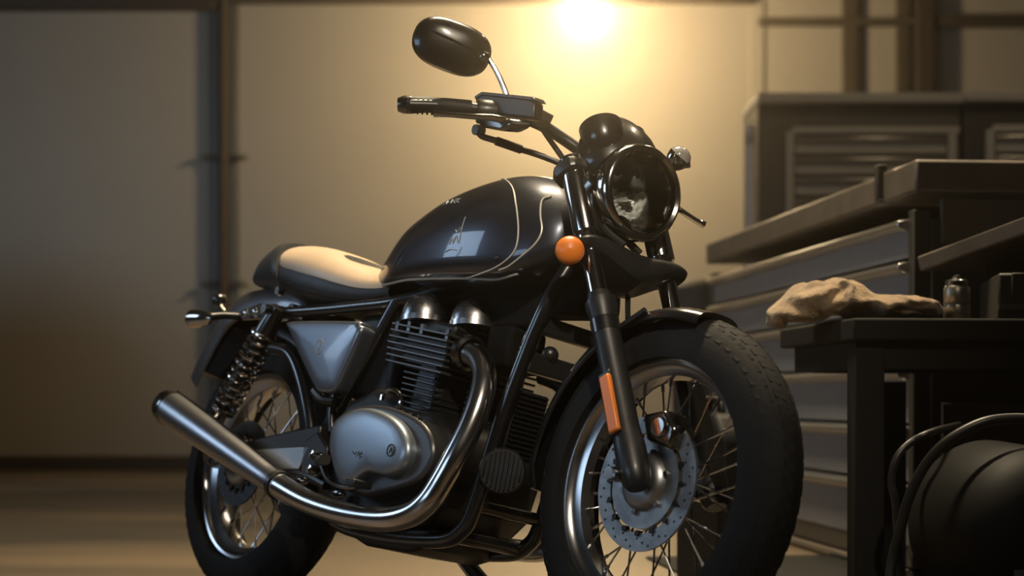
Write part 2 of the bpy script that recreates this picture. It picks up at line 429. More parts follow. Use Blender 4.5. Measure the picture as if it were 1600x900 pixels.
MB().bar((1.329,-0.130,0.523), (1.388,-0.130,0.405), .031, .008, up=(0, 1, 0)).build('reflector_backing', 'satin', rf, bevel=.003)
# lower clamp: a broad black yoke dipping in the middle
rings = []
for y, zt, zb, fr, bk in ((-.138, .500, .492, .016, -.015), (-.132, .508, .484, .030, -.03), (-.102, .512, .480, .036, -.045), (-.05, .505, .450, .040, -.06), (0, .490, .420, .042, -.075), (.05, .500, .440, .042, -.06), (.106, .512, .474, .036, -.045), (.140, .508, .478, .034, -.03), (.152, .500, .484, .02, -.02)):
    o = fk(0, y, .027)
    def q(s, f): p = FA + SAX * s + SP * (.027 + f); return (p.x, y, p.z)
    rings.append([q(zt, bk * .7), q(zt + .002, 0), q(zt, fr * .8), q(zt - .012, fr), q((zt + zb) / 2, fr * 1.02), q(zb + .012, fr), q(zb, fr * .7), q(zb, 0), q(zb, bk * .7), q((zt + zb) / 2, bk)])
MB().ring_faces(spline_rings(rings, 4) if False else rings, 10).build('lower_yoke', 'satin', bike, sub=1)
# upper clamp
rings = []
for y, w_ in ((-.135, .022), (-.125, .034), (-.10, .040), (-.05, .032), (0, .045), (.05, .032), (.10, .040), (.125, .034), (.14, .022)):
    def q2(s, f): p = FA + SAX * s + SP * (.027 + f - .02 * math.cos(y / .14 * PI / 2)); return (p.x, y, p.z)
    rings.append([q2(.690, -w_), q2(.694, -w_ * .9), q2(.694, w_ * .9), q2(.690, w_), q2(.672, w_), q2(.668, w_ * .9), q2(.668, -w_ * .9), q2(.672, -w_)])
MB().ring_faces(rings, 8).build('upper_yoke', 'satin', bike, bevel=.003)
MB().tube([fk(.47, 0, -.05), fk(.69, 0, -.05)], .034, 20).build('steering_head', 'satin', bike)

# ---- headlamp, turned slightly to the rider's right
HC = V((1.195,0.000,0.922)); HD = V(math.cos(math.radians(-4)), math.sin(math.radians(-4)), .0).normalized()
bk_ = MB().lathe([(-0.1485, 0.0011), (-0.1430, 0.0330), (-0.1265, 0.0605), (-0.0935, 0.0814), (-0.0550, 0.0913), (-0.0110, 0.0946), (0.0000, 0.0946), (0.0000, 0.0869), (-0.0330, 0.0836)], HC, HD, 48).build('headlamp_bucket', 'dchrome', bike)
MB().lathe([(-0.0132, 0.0946), (-0.0110, 0.0979), (0.0044, 0.0995), (0.0154, 0.0979), (0.0220, 0.0935), (0.0242, 0.0880), (0.0198, 0.0820), (0.0132, 0.0803), (0.0088, 0.0830), (0.0000, 0.0869)], HC, HD, 64).build('headlamp_rim', 'chrome', bk_)
# faceted reflector bowl
rfm = MB(); a_, u_, w_ = frame_from(HD); rings = []
for i in range(9):
    t = i / 8; rr = .0154 + .066 * t; z = -.058 + .060 * t * t; ring = []
    for k in range(48):
        th = 2 * PI * k / 48; f = .006 * math.sin(k * PI / 2.) * (1 if i % 2 else -1)
        ring.append(HC + a_ * (z + f) + (u_ * math.cos(th) + w_ * math.sin(th)) * rr)
    rings.append(ring)
rfm.ring_faces(rings, 48, cap1=False).build('lamp_reflector', 'refl', bk_, sharp=12)
MB().lathe([(-0.0770, 0.0011), (-0.0770, 0.0143), (-0.0330, 0.0143), (-0.0242, 0.0110), (-0.0198, 0.0011)], HC, HD, 20).build('bulb_shield', 'chrome', bk_)
MB().lathe([(0.0066, 0.0830), (0.0143, 0.0660), (0.0198, 0.0440), (0.0231, 0.0220), (0.0242, 0.0006), (0.0198, 0.0006), (0.0187, 0.0220), (0.0154, 0.0440), (0.0099, 0.0660), (0.0033, 0.0830)], HC, HD, 48).build('lamp_glass', 'glass', bk_)
for y in (-1, 1):
    MB().tube([fk(.63, y * .10, .02), V(fk(.64, y * .1, .06)), HC + V(-.05, y * .095, -.005)], [.012, .010, .008], 10, 5, flat=2.2).build('headlamp_ear', 'dchrome', bike)
# cables and brackets under the lamp
for i, (a, b, c_) in enumerate((((1.112,-0.050,0.919), (1.170,-0.060,0.842), (1.213,-0.030,0.804)), ((1.085,-0.030,0.941), (1.111,-0.020,0.867), (1.195,-0.040,0.806)), ((1.174,0.000,0.832), (1.185,0.010,0.820), (1.196,0.030,0.804)))):
    MB().tube([a, b, c_], .008, 8, 6).build('wiring_loom', 'hose', bike)
MB().lathe([(-.02, .001), (-.018, .028), (.0, .034), (.012, .03), (.014, .001)], (1.169,-0.020,0.840), (.8, -.3, -.5), 24).build('horn', 'dchrome', bike)
MB().prism([(1.142,-0.070,0.910), (1.161,-0.070,0.929), (1.190,-0.070,0.867), (1.181,-0.070,0.841)], (0, .004, 0)).build('lamp_bracket', 'chrome', bike, bevel=.001)

# ---- fly screen and instrument pods
fs = MB(); rings = []
SC = V(1.155, .0, .985)
for (dx, z, w, fdep) in ((.120, .95, .090, .0), (.115, .985, .102, .0), (.097, 1.025, .102, .0), (.066, 1.060, .094, .0), (.03, 1.084, .062, .0), (.0, 1.094, .03, 0)):
    ring = []
    for k in range(34):
        th = 2 * PI * k / 34; c_ = math.cos(th)
        ring.append((1.105 + (dx * .9 if c_ > 0 else .035) * c_, w * math.sin(th), z - .03 * (1 - max(c_, 0))))
    rings.append(ring)
fs.ring_faces(rings, 34).build('fly_screen', 'black', bike, sub=1)
for (c_, rr) in (((1.124,-0.060,1.040), .045), ((1.079,0.050,1.058), .040)):
    g = MB().lathe([(-.06, .001), (-.058, .02), (-.05, rr * .7), (-.03, rr * .95), (.0, rr), (.012, rr), (.014, rr - .004), (.008, rr - .006)], c_, (-.5, 0, .86), 32).build('gauge', 'black', bike)
    MB().lathe([(.006, .001), (.006, rr - .005)], c_, (-.5, 0, .86), 32).build('gauge_face', 'engine', g)

# ---- handlebar and controls
hb = [(0.884,-0.370,1.028), (0.925,-0.305,1.041), (0.960,-0.250,1.047), (0.981,-0.200,1.052), (1.001,-0.165,1.050), (1.024,-0.130,1.041), (1.042,-0.090,1.025), (1.062,-0.060,1.009)]
mid = [(1.075, -.02, 1.00), (1.075, .02, 1.00)]
hbar = MB().tube(hb + mid + mirror_y(hb[::-1]), .0125, 14, 6).build('handlebar', 'satin', bike)
for sgn in (1, -1):
    def S(pts): return pts if sgn == 1 else mirror_y(pts)
    g = MB().tube(S([(0.869,-0.372,1.029), (0.877,-0.365,1.031), (0.896,-0.335,1.038), (0.925,-0.305,1.041), (0.947,-0.265,1.045)]), [.017, .0185, .0165, .0165, .0185], 18, 6)
    g = g.build('grip', 'grip', hbar)
    rg = MB()
    for t in (.12, .2, .28, .36, .44, .55, .68):
        a = lerp((0.877,-0.365,1.031), (0.947,-0.265,1.045), t); b = lerp((0.877,-0.365,1.031), (0.947,-0.265,1.045), t + .03)
        rg.tube(S([a, b]), .0182, 14, 1)
    rg.build('grip_rib', 'grip', g)
    MB().lathe([(-.012, .001), (-.012, .014), (.0, .0185), (.016, .0185), (.018, .012)], S([(0.869,-0.374,1.029)])[0], V(S([(0.877,-0.365,1.031)])[0]) - V(S([(0.869,-0.374,1.029)])[0]), 20).build('bar_end_weight', 'dchrome', hbar)
    sw = MB().lathe([(0, .001), (0, .023), (.004, .025), (.046, .025), (.05, .023), (.05, .001)], S([(0.957,-0.255,1.042)])[0], V(S([(0.991,-0.200,1.051)])[0]) - V(S([(0.957,-0.255,1.042)])[0]), 18).build('switch_housing', 'satin', bike)
    MB().ball(S([(1.004,-0.255,1.021)])[0], .009, (1, .6, .8), 10, 6).build('switch_button', 'dchrome', sw)
# front brake master cylinder, lever, hose
mc = MB().prism([(0.914,-0.235,1.084), (0.934,-0.235,1.091), (1.102,-0.235,1.058), (1.116,-0.235,1.048), (1.121,-0.235,1.012), (1.029,-0.235,1.029), (0.927,-0.235,1.053)], (-.02, .04, .008)).build('brake_reservoir', 'satin', bike, bevel=.006)
MB().prism([(0.915,-0.238,1.085), (0.937,-0.238,1.092), (1.111,-0.238,1.059), (1.122,-0.238,1.049), (0.939,-0.238,1.084), (0.920,-0.238,1.078)], (-.02, .045, .009)).build('reservoir_lid', 'black', mc, bevel=.002)
MB().prism([(0.960,-0.260,1.031), (1.074,-0.260,1.011), (1.080,-0.260,0.995), (1.050,-0.260,0.988), (0.980,-0.260,1.004)], (.03, .035, .004)).build('master_cylinder', 'dchrome', bike, bevel=.007)
MB().tube([(1.052,-0.250,1.012), (1.041,-0.275,1.012), (1.014,-0.310,1.007), (0.987,-0.345,1.003), (0.967,-0.365,1.001)], [.011, .010, .008, .0075, .010], 12, 6, flat=.7).build('brake_lever', 'chrome', bike)
MB().tube([(0.933,0.240,0.992), (0.983,0.280,0.996), (0.966,0.330,0.998), (0.971,0.380,0.987), (0.978,0.400,0.983)], [.011, .010, .008, .0075, .010], 12, 6, flat=.8).build('clutch_lever', 'chrome', bike)
hs = MB().tube([(0.981,-0.260,1.000), (0.986,-0.255,0.987), (1.011,-0.235,0.980), (1.021,-0.200,0.977), (1.044,-0.150,0.973), (1.077,-0.110,0.961), (1.078,-0.070,0.950)], .0065, 10, 6).build('brake_hose', 'hose', bike)
MB().tube([(1.011,-0.235,0.980), (1.034,-0.185,0.974)], .009, 10, 1).build('hose_sleeve', 'satin', hs)
MB().lathe([(-.01, .001), (-.01, .011), (.01, .011), (.01, .001)], (0.981,-0.260,0.998), (0, 1, .2), 10).build('banjo_bolt', 'satin', hs)
MB().tube([(1.028,-0.140,1.036), (1.034,-0.120,1.017), (1.040,-0.100,0.999), (1.058,-0.090,0.977)], .006, 8, 5).build('throttle_cable', 'hose', bike)
MB().lathe([(-.016, .001), (-.016, .018), (.016, .018), (.016, .001)], (1.028,-0.140,1.052), V(hb[6]) - V(hb[4]), 16).build('cable_clamp', 'dchrome', bike)
# mirrors
def mirror(sgn):
    def S(pts): return pts if sgn == 1 else mirror_y(pts)
    st = MB().tube(S([(1.007,-0.215,1.061), (0.998,-0.220,1.085), (0.986,-0.235,1.117), (0.972,-0.250,1.144), (0.958,-0.262,1.163)]), [.007, .006, .0055, .0055, .007], 10, 6).build('mirror_stem', 'dchrome', bike)
    c_ = V(S([(0.923,-0.320,1.164)])[0])
    # long axis and short axis of the shell measured on its back, which faces forward
    la = V(S([(0.961,-0.262,1.152)])[0]) - V(S([(0.885,-0.378,1.177)])[0]); la.normalize()
    nrm = V(.80, -.42 * sgn, -.10); nrm = (nrm - la * nrm.dot(la)).normalized(); sa = nrm.cross(la).normalized()
    def oval(sc, d):
        out = []
        for k in range(40):
            th = 2 * PI * k / 40; cx, sy = math.cos(th), math.sin(th)
            ex = .082 * math.copysign(abs(cx) ** .72, cx); ey = .052 * math.copysign(abs(sy) ** .85, sy)
            out.append(c_ + la * ex * sc + sa * ey * sc + nrm * d)
        return out
    sh = MB().ring_faces([oval(.96, -.014), oval(1., -.010), oval(1., .0), oval(.94, .012), oval(.78, .020), oval(.5, .025), oval(.2, .027), oval(.01, .0275)], 40).build('mirror_shell', 'black', st)
    MB().ring_faces([oval(.90, -.0148), oval(.90, -.0165)], 40).build('mirror_glass', 'mirror', st)
    e1 = c_ + la * .068 + nrm * .012
    MB().ball(e1, .013, (1, 1, 1), 14, 8).tube([e1, V(S([(0.958,-0.262,1.163)])[0])], .008, 10, 1).build('mirror_joint', 'dchrome', st)
    MB().tube([c_ - la * .072 + sa * .012 + nrm * .010, c_ - la * .03 + sa * .008 + nrm * .0255, c_ + la * .04 + sa * .003 + nrm * .024, e1], .003, 8, 6).build('mirror_crease', 'dchrome', st)
mirror(1)

# ---- turn signals
def bullet(c_, ax, r0, ln, lensmat, bodymat, stalk):
    s_ = MB().tube(stalk, [.010, .009, .009][:len(stalk)], 12, 4).build('indicator_stalk', 'satin', bike)
    b_ = MB().lathe([(-ln, .001), (-ln * .97, r0 * .3), (-ln * .75, r0 * .7), (-ln * .4, r0 * .93), (0, r0), (.003, r0)], c_, ax, 28).build('turn_signal', bodymat, bike)
    MB().lathe([(.002, r0 * .97), (.008, r0 * .92), (.016, r0 * .7), (.021, r0 * .35), (.023, .0005)], c_, ax, 28).build('signal_lens', lensmat, b_)
    s_.parent = b_
    return b_
b = bullet((1.194,-0.150,0.763), (.75, -.62, 0), .030, .045, 'amber', 'satin', [(1.188,-0.145,0.764), (1.197,-0.115,0.782)])
tag(b, 'round amber front turn signal')
M['clear'] = mat('clear signal lens', (.75, .70, .64), .12, 0, .6, .05, trans=.55, ior=1.45)
b = bullet((1.114,0.170,1.057), (.6, .2, .8), .026, .03, 'clear', 'chrome', [(1.128,0.130,1.032), (1.122,0.150,1.028), (1.122,0.170,1.040)])
MB().tube([(1.102,0.160,1.035), (1.138,0.180,1.041)], .007, 10, 1).build('signal_rim', 'chrome', b)
b = bullet((-0.225,-0.155,0.673), (-1, -.05, 0), .024, .085, 'amber', 'chrome', [(-0.149,-0.150,0.677), (-0.140,-0.120,0.687), (-0.123,-0.085,0.693)])
MB().ball((-0.356,-0.020,0.760), .019, (1, 1, 1), 20, 12).tube([(-0.356,-0.020,0.760), (-0.320,-0.020,0.725), (-0.279,-0.020,0.720)], .006, 8, 3).build('tail_knob', 'black', bike)

# ---- fenders
def arch(o, tab, hw, drop, th, name, m, nphi=40, parent=bike):
    rings = []
    for i in range(nphi + 1):
        ph = tab[0] + (tab[1] - tab[0]) * i / nphi
        endt = min(1, min(i, nphi - i) / 3.0); w_ = hw * (.80 + .20 * endt)
        sec = []
        for k in range(13):
            a = -PI / 2 + PI * k / 12
            sec.append((w_ * math.copysign(abs(math.sin(a)) ** .8, math.sin(a)), tab[2] - drop * (1 - abs(math.cos(a)) ** .7)))
        sec2 = [(y * (1 - th / hw), r_ - th) for y, r_ in sec[::-1]]
        rings.append([(o[0] + r_ * math.cos(ph), o[1] + y, o[2] + r_ * math.sin(ph)) for y, r_ in sec + sec2])
    return MB().ring_faces(rings, 26).build(name, m, parent)
ff = arch(FA, (math.radians(76), math.radians(184), .341), .070, .028, .004, 'front_fender', 'black')
for y in (-1, 1):
    MB().tube([(FA.x - .05, y * .071, FA.z + .328), fk(.30, y * .085, -.01), fk(.26, y * .085, -.0)], .006, 8, 4).build('fender_stay', 'satin', ff)
# rear fender: ducktail with dropped sides
rings = []
pth = spline([(.16, .755, .075), (.06, .768, .085), (-.06, .774, .088), (-.16, .758, .088), (-.24, .708, .088), (-.31, .62, .085), (-.352, .555, .080)], 5)
for i, (x, z, w_) in enumerate(pth):
    a = pth[max(i - 1, 0)]; b = pth[min(i + 1, len(pth) - 1)]
    t = V(b[0] - a[0], 0, b[1] - a[1]).normalized(); nn = V(t.z, 0, -t.x)
    if nn.z < 0 and nn.x > 0: nn = -nn
    if nn.z < -.2: nn = -nn
    sec = [(-w_, -.075), (-w_, -.055), (-w_ * .97, -.030), (-w_ * .85, -.012), (-w_ * .5, -.002), (0, 0), (w_ * .5, -.002), (w_ * .85, -.012), (w_ * .97, -.030), (w_, -.055), (w_, -.075)]
    sec = sec + [(y * .95, d - .004) for y, d in sec[::-1]]
    rings.append([(x + nn.x * d, y, z + nn.z * d) for y, d in sec])
rfd = MB().ring_faces(rings, 22).build('rear_fender', 'fender', bike)
arch(RAx, (math.radians(40), math.radians(128), .352), .075, .03, .004, 'inner_fender', 'satin')
MB().prism([(-0.119,-0.095,0.702), (-0.017,-0.100,0.720), (0.089,-0.100,0.709), (0.135,-0.100,0.673), (0.074,-0.100,0.667), (-0.017,-0.100,0.678), (-0.092,-0.095,0.678)], (0, .02, 0)).build('tail_bracket', 'chrome', bike, bevel=.004)
for u in (0, 1, 2):
    MB().ball((((-0.055,-0.110,0.693), (-0.013,-0.110,0.695), (0.074,-0.110,0.698))[u]), .011, (1, .6, 1), 12, 8).build('tail_bolt', 'chrome', bike)

MB().prism([(-0.299,-0.075,0.563), (-0.184,-0.075,0.537), (-0.067,-0.075,0.653), (-0.206,-0.075,0.680)], (0, .15, 0)).build('tail_flap', 'void', bike, bevel=.004)
# ---- shocks with chrome coil springs
for sg in (1, -1):
    def S(p): return V(p[0], p[1] * sg, p[2])
    t_, b_ = S((0.146,-0.145,0.680)), S((-0.019,-0.150,0.419))
    d = (b_ - t_); L_ = d.length; a = d.normalized()
    sb = MB().lathe([(-.012, .001), (-.012, .018), (.03, .024), (.06, .026), (.065, .020), (L_ * .6, .018), (L_ * .62, .010), (L_, .010), (L_, .001)], t_, a, 20).build('shock_absorber', 'black', bike)
    _, u_, w_ = frame_from(a); hp = []
    turns = 10.5; l0, l1 = .055, L_ - .03
    for k in range(int(turns * 18) + 1):
        th = 2 * PI * k / 18; z = l0 + (l1 - l0) * k / (turns * 18)
        hp.append(t_ + a * z + (u_ * math.cos(th) + w_ * math.sin(th)) * .0290)
    MB().tube(hp, .0054, 8, 1).build('coil_spring', 'chrome', sb)
    MB().lathe([(L_ - .035, .001), (L_ - .035, .030), (L_ - .022, .030), (L_ - .02, .014), (L_ + .01, .016), (L_ + .012, .001)], t_, a, 20).build('spring_seat', 'dchrome', sb)
    MB().lathe([(-.012 * sg, .001), (-.012 * sg, .012), (.02 * sg, .012)], t_ + V(0, -.025 * sg, 0), (0, 1, 0), 8).build('shock_bolt', 'chrome', sb)

# ---- seat: loft of side sections, pale top pad, cowl behind
SEAT = spline([(.03, .858, .760, .100), (.07, .866, .742, .122), (.135, .863, .722, .130), (.20, .853, .705, .132), (.27, .836, .694, .130), (.34, .812, .688, .122), (.41, .788, .688, .110), (.47, .778, .694, .098), (.51, .779, .704, .088)], 4)
def sect(zt, zb, hw, a, k=1.):           # a from 0 (right edge) over the top to pi
    zm = zb + (zt - zb) * .30
    cx, sz = math.cos(a), math.sin(a)
    if sz >= 0: return (-hw * math.copysign(abs(cx) ** .62, cx) * k, zm + (zt - zm) * abs(sz) ** .85 * k)
    return (-hw * math.copysign(abs(cx) ** .5, cx) * .97 * k, zm - (zm - zb) * abs(sz) ** .8 * k)
rings = []
for (x, zt, zb, hw) in SEAT:
    rings.append([(x, *sect(zt, zb, hw, 2 * PI * k / 40)) for k in range(40)])
seat = MB().ring_faces(rings, 40).build('seat', 'leather', bike)
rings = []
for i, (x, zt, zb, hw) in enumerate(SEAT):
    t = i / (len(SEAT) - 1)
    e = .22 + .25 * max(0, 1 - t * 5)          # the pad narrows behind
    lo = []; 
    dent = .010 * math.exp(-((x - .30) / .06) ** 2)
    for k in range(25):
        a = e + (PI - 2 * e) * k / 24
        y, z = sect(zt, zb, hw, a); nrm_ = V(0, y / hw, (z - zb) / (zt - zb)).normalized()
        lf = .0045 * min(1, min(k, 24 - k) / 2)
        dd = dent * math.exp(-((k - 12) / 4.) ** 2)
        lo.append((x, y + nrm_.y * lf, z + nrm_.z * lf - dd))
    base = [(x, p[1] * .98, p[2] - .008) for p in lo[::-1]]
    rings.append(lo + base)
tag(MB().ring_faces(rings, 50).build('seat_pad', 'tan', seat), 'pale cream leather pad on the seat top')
for yy in (1, -1):
    MB().tube([(x, sect(zt, zb, hw, -.15 if yy == 1 else PI + .15)[0], sect(zt, zb, hw, -.15)[1]) for (x, zt, zb, hw) in SEAT[2:-2:2]], .004, 8, 3).build('seat_piping', 'black', seat)
COWL = spline([(-.130, .800, .784, .045), (-.120, .826, .776, .072), (-.08, .858, .766, .095), (-.03, .876, .756, .112), (.02, .884, .742, .130), (.05, .880, .738, .132)], 4)
rings = [[(x + .05 * (.88 - z) / .13 * min(1, max(0, (x + .13) / .14)), y, z) for (y, z) in [sect(zt, zb, hw, 2 * PI * k / 36) for k in range(36)]] for (x, zt, zb, hw) in COWL]
cw = MB().ring_faces(rings, 36).build('seat_cowl', 'cowl', bike)
MB().lathe([(-.01, .001), (-.01, .010), (0, .012), (.005, .012)], (0.101,-0.118,0.739), (0, 1, 0), 12).build('cowl_bolt', 'chrome', cw)

# ---- fuel tank
TANK = spline([(.405, .760, .738, .040), (.425, .793, .734, .066), (.463, .831, .733, .088), (.54, .897, .733, .116), (.60, .925, .732, .130), (.67, .950, .730, .141), (.74, .965, .727, .149), (.81, .975, .724, .153), (.88, .979, .722, .152),
               (.94, .972, .724, .146), (1.0, .953, .734, .134), (1.04, .927, .752, .116), (1.075, .890, .780, .088), (1.092, .860, .808, .050)], 5)
def tsec(zt, zb, hw, a):
    zm = zb + (zt - zb) * .30; cx, sz = math.cos(a), math.sin(a)
    if sz >= 0: return (-hw * math.copysign(abs(cx) ** .82, cx), zm + (zt - zm) * abs(sz) ** .92)
    return (-hw * math.copysign(abs(cx) ** .42, cx), zm - (zm - zb) * abs(sz) ** .55)
tank = MB().ring_faces([[(x, *tsec(zt, zb, hw, 2 * PI * k / 56)) for k in range(56)] for (x, zt, zb, hw) in TANK], 56).build('fuel_tank', 'tank', bike)
def tank_pt(x, z, lift=.0, side=-1):
    zt, zb, hw = interp(TANK, x); zm = zb + (zt - zb) * .30
    z = min(max(z, zb + .002), zt - .001)
    if z >= zm: sz = ((z - zm) / (zt - zm)) ** (1 / .92); c = max(0, 1 - sz * sz) ** .5; y = hw * c ** .82
    else: sz = ((zm - z) / (zm - zb)) ** (1 / .55); c = max(0, 1 - sz * sz) ** .5; y = hw * c ** .42
    return V(x, side * (y + lift), z)
def on_tank(pts, lift=.001, n=8, side=-1): return [tank_pt(x, z, lift, side) for x, z in spline(pts, n)]
for sd in (-1, 1):
    MB().tube(on_tank([(.80, .972), (.87, .955), (.93, .925), (.972, .88), (.997, .835), (1.004, .800), (.998, .775), (.975, .757), (.94, .744), (.90, .737), (.86, .733), (.83, .732)],   .0005, 8, sd), .0019, 8, 1).build('pinstripe', 'stripe', tank)
    MB().tube(on_tank([(.44, .743), (.52, .742), (.62, .742), (.74, .737), (.86, .731), (.93, .729), (.99, .738)], .0005, 6, sd), .003, 8, 1).build('tank_seam', 'stripe', tank)
    MB().tube(on_tank([(1.03, .905), (1.022, .895), (1.035, .86), (1.048, .825), (1.040, .795), (1.015, .768), (.985, .75), (.955, .742)], .0005, 6, sd), .0022, 8, 1).build('pinstripe', 'stripe', tank)
    # small raised badge lettering: loose script strokes, too soft in the photo to read
    bd = MB()
    for st in ([(.70, .905), (.708, .916), (.716, .905)], [(.712, .910), (.722, .904), (.73, .916), (.738, .904)], [(.742, .903), (.748, .914), (.758, .912), (.75, .907), (.76, .902)], [(.768, .914), (.764, .905), (.774, .902)]):
        bd.tube(on_tank(st, .0005, 4, sd), .0012, 6, 1)
    bd.build('tank_script', 'logo', tank)
    bd = MB()
    for st in ([(.800, .800), (.806, .815), (.812, .802), (.820, .818), (.828, .803)], [(.790, .785), (.806, .789), (.830, .786)], [(.812, .832), (.820, .826), (.828, .836)], [(.832, .86), (.834, .80)]):
        bd.tube(on_tank(st, .0005, 4, sd), .0011, 6, 1)
    bd.build('tank_badge', 'logo', tank)
    MB().ball(tank_pt(.955, .765, .001, sd), .006, (1, .4, 1), 10, 6).build('tank_stud', 'satin', tank)
cp = MB().lathe([(-.005, .04), (.004, .04), (.010, .036), (.013, .02), (.014, .001)], (.98, 0, .962), (.25, 0, .97), 28).build('filler_cap', 'dchrome', tank)
MB().tube([(.94, .0, .985), (1.0, -.01, .968), (1.05, -.02, .935)], [.010, .010, .008], 8, 5, flat=1.6).build('tank_strap', 'satin', tank)

# ---- frame tubes
FR = MB()
for y in (-1, 1):
    def S(p): return (p[0], p[1] * -y, p[2])
    FR.tube([S((0.565,-0.095,0.701)), S((0.473,-0.098,0.551)), S((0.363,-0.100,0.378)), S((0.352,-0.100,0.343))], .0165, 14, 6)
    FR.tube([S((0.139,-0.135,0.594)), S((0.220,-0.135,0.580)), S((0.288,-0.135,0.523)), S((0.353,-0.132,0.426)), S((0.388,-0.125,0.332))], .0145, 14, 6)
    FR.tube([S((0.114,-0.125,0.683)), S((0.287,-0.115,0.686)), S((0.427,-0.105,0.692)), S((0.565,-0.095,0.701)), (.70, .06 * y, .74), (.95, .04 * y, .80), (1.06, .02 * y, .86)], .014, 14, 6)
    FR.tube([(1.10, .045 * y, .80), (1.076, .085 * y, .684), (1.035, .09 * y, .57), (.99, .09 * y, .42), (.955, .09 * y, .255), (.925, .09 * y, .205), (.86, .09 * y, .182), (.66, .09 * y, .178), (.48, .095 * y, .20), (.42, .10 * y, .27), (.40, .10 * y, .36)], .0165, 14, 6)
    FR.tube([(.45, .11 * y, .60), (.41, .115 * y, .47), (.42, .11 * y, .40)], .012, 12, 6)
FR.tube([(.95, -.09, .26), (.95, .09, .26)], .014, 12); FR.tube([(.90, -.09, .195), (.90, .09, .195)], .016, 12)
FR.tube([(.18, -.13, .69), (.18, .13, .69)], .014, 12); FR.tube([(.40, -.12, .36), (.40, .12, .36)], .02, 14)
FR.build('frame', 'black', bike)
for x0, z0, hh in ((1.058, .635, .036), (1.035, .560, .042)):
    MB().prism([(x0 - .012, -.085, z0 - hh / 2), (x0 + .012, -.085, z0 - hh / 2), (x0 + .012, -.085, z0 + hh / 2), (x0 - .012, -.085, z0 + hh / 2)], (0, .17, 0)).build('frame_bracket', 'satin', bike, bevel=.004)
MB().ball((1.04, -.03, .585), .018, (1, 1, 1), 14, 8).build('bracket_bolt', 'satin', bike)

# ---- oil cooler and round ribbed horn between the front tubes
oc = MB().box((.985, -.03, .435), (.03, .085, .145), Matrix.Rotation(.14, 3, 'Y'))
oc = oc.build('oil_cooler', 'engine', bike, bevel=.004)
fb = MB()
for k in range(14):
    fb.box((1.003 - (k - 7) * -.0013, -.03, .372 + k * .0098), (.006, .078, .0025))
fb.build('cooler_fin', 'engine', oc)
hd_ = V(.75, -.65, -.05)
hn = MB().lathe([(-.03, .001), (-.03, .03), (-.012, .046), (.004, .048), (.01, .044), (.01, .001)], (1.005,-0.075,0.335), hd_, 32).build('horn', 'engine', bike)
a_, u_, w_ = frame_from(hd_); sl_ = MB(); c_ = V((1.005,-0.075,0.335))
for k in range(-4, 5):
    hl = math.sqrt(max(0, .040 ** 2 - (k * .0092) ** 2))
    sl_.tube([c_ + u_ * k * .0092 + a_ * .011 - w_ * hl, c_ + u_ * k * .0092 + a_ * .015, c_ + u_ * k * .0092 + a_ * .011 + w_ * hl], .0028, 6, 4)
sl_.build('horn_grille', 'satin', hn)

# ---- engine
def xz(pts, y): return [(x, y, z) for x, z in pts]
case = [(.40, .30), (.42, .40), (.48, .47), (.58, .50), (.70, .46), (.80, .45), (.87, .40), (.90, .33), (.88, .25), (.83, .21), (.70, .195), (.50, .21), (.43, .25)]
eng = MB().prism(xz(case, -.125), (0, .25, 0)).build('engine_case', 'engine', bike, bevel=.02, bseg=3)
MB().prism(xz([(.50, .205), (.84, .205), (.82, .165), (.76, .150), (.60, .155), (.53, .175)], -.10), (0, .20, 0)).build('oil_sump', 'engine', eng, bevel=.012)
# base of the right cover
bs = [(0.507,-0.165,0.356)[0::2], (0.506,-0.165,0.407)[0::2], (0.554,-0.165,0.438)[0::2], (0.635,-0.165,0.451)[0::2], (0.731,-0.165,0.443)[0::2], (0.830,-0.165,0.416)[0::2], (0.881,-0.165,0.377)[0::2], (0.888,-0.165,0.334)[0::2], (0.854,-0.165,0.293)[0::2], (0.760,-0.165,0.268)[0::2], (0.671,-0.165,0.253)[0::2], (0.594,-0.165,0.266)[0::2], (0.544,-0.165,0.300)[0::2]]
bs2 = [p[:2] for p in spline([(*p, 0) for p in bs + bs[:1]], 4)][:-1]
MB().prism(xz(bs2, -.172), (0, .06, 0)).build('clutch_cover', 'fin', eng, bevel=.008)
cvp = [(0.546,-0.185,0.357)[0::2], (0.548,-0.185,0.398)[0::2], (0.588,-0.185,0.428)[0::2], (0.652,-0.185,0.440)[0::2], (0.725,-0.185,0.430)[0::2], (0.787,-0.185,0.408)[0::2], (0.829,-0.185,0.372)[0::2], (0.837,-0.185,0.336)[0::2], (0.812,-0.185,0.307)[0::2], (0.763,-0.185,0.296)[0::2], (0.717,-0.185,0.301)[0::2], (0.683,-0.185,0.291)[0::2], (0.651,-0.185,0.272)[0::2], (0.609,-0.185,0.281)[0::2], (0.569,-0.185,0.314)[0::2]]
cv2 = [p[:2] for p in spline([(*p, 0) for p in cvp + cvp[:1]], 5)][:-1]
ccx = sum(p[0] for p in cv2) / len(cv2); ccz = sum(p[1] for p in cv2) / len(cv2)
def cvring(k, y): return [(ccx + (x - ccx) * k, y, ccz + (z - ccz) * k) for x, z in cv2]
cov = MB().ring_faces([cvring(1., -.168), cvring(1., -.184), cvring(.988, -.190), cvring(.955, -.1955), cvring(.88, -.1995), cvring(.7, -.2022), cvring(.45, -.2038), cvring(.2, -.2045), cvring(.02, -.2046)], len(cv2)).build('side_cover', 'cover', eng, sharp=60)
tag(cov, 'silver engine side cover')
e = (0.789,-0.200,0.348)
MB().lathe([(0, .0135), (-.003, .0135), (-.003, .0105), (0, .0105)], (e[0], -.201, e[2]), (0, 1, 0), 24, closed_prof=True).tube([(e[0] - .004, -.2025, e[2] - .006), (e[0] + .001, -.2025, e[2] + .006), (e[0] + .005, -.2025, e[2] - .005)], .0018, 6, 3).build('round_emblem', 'mark', eng)
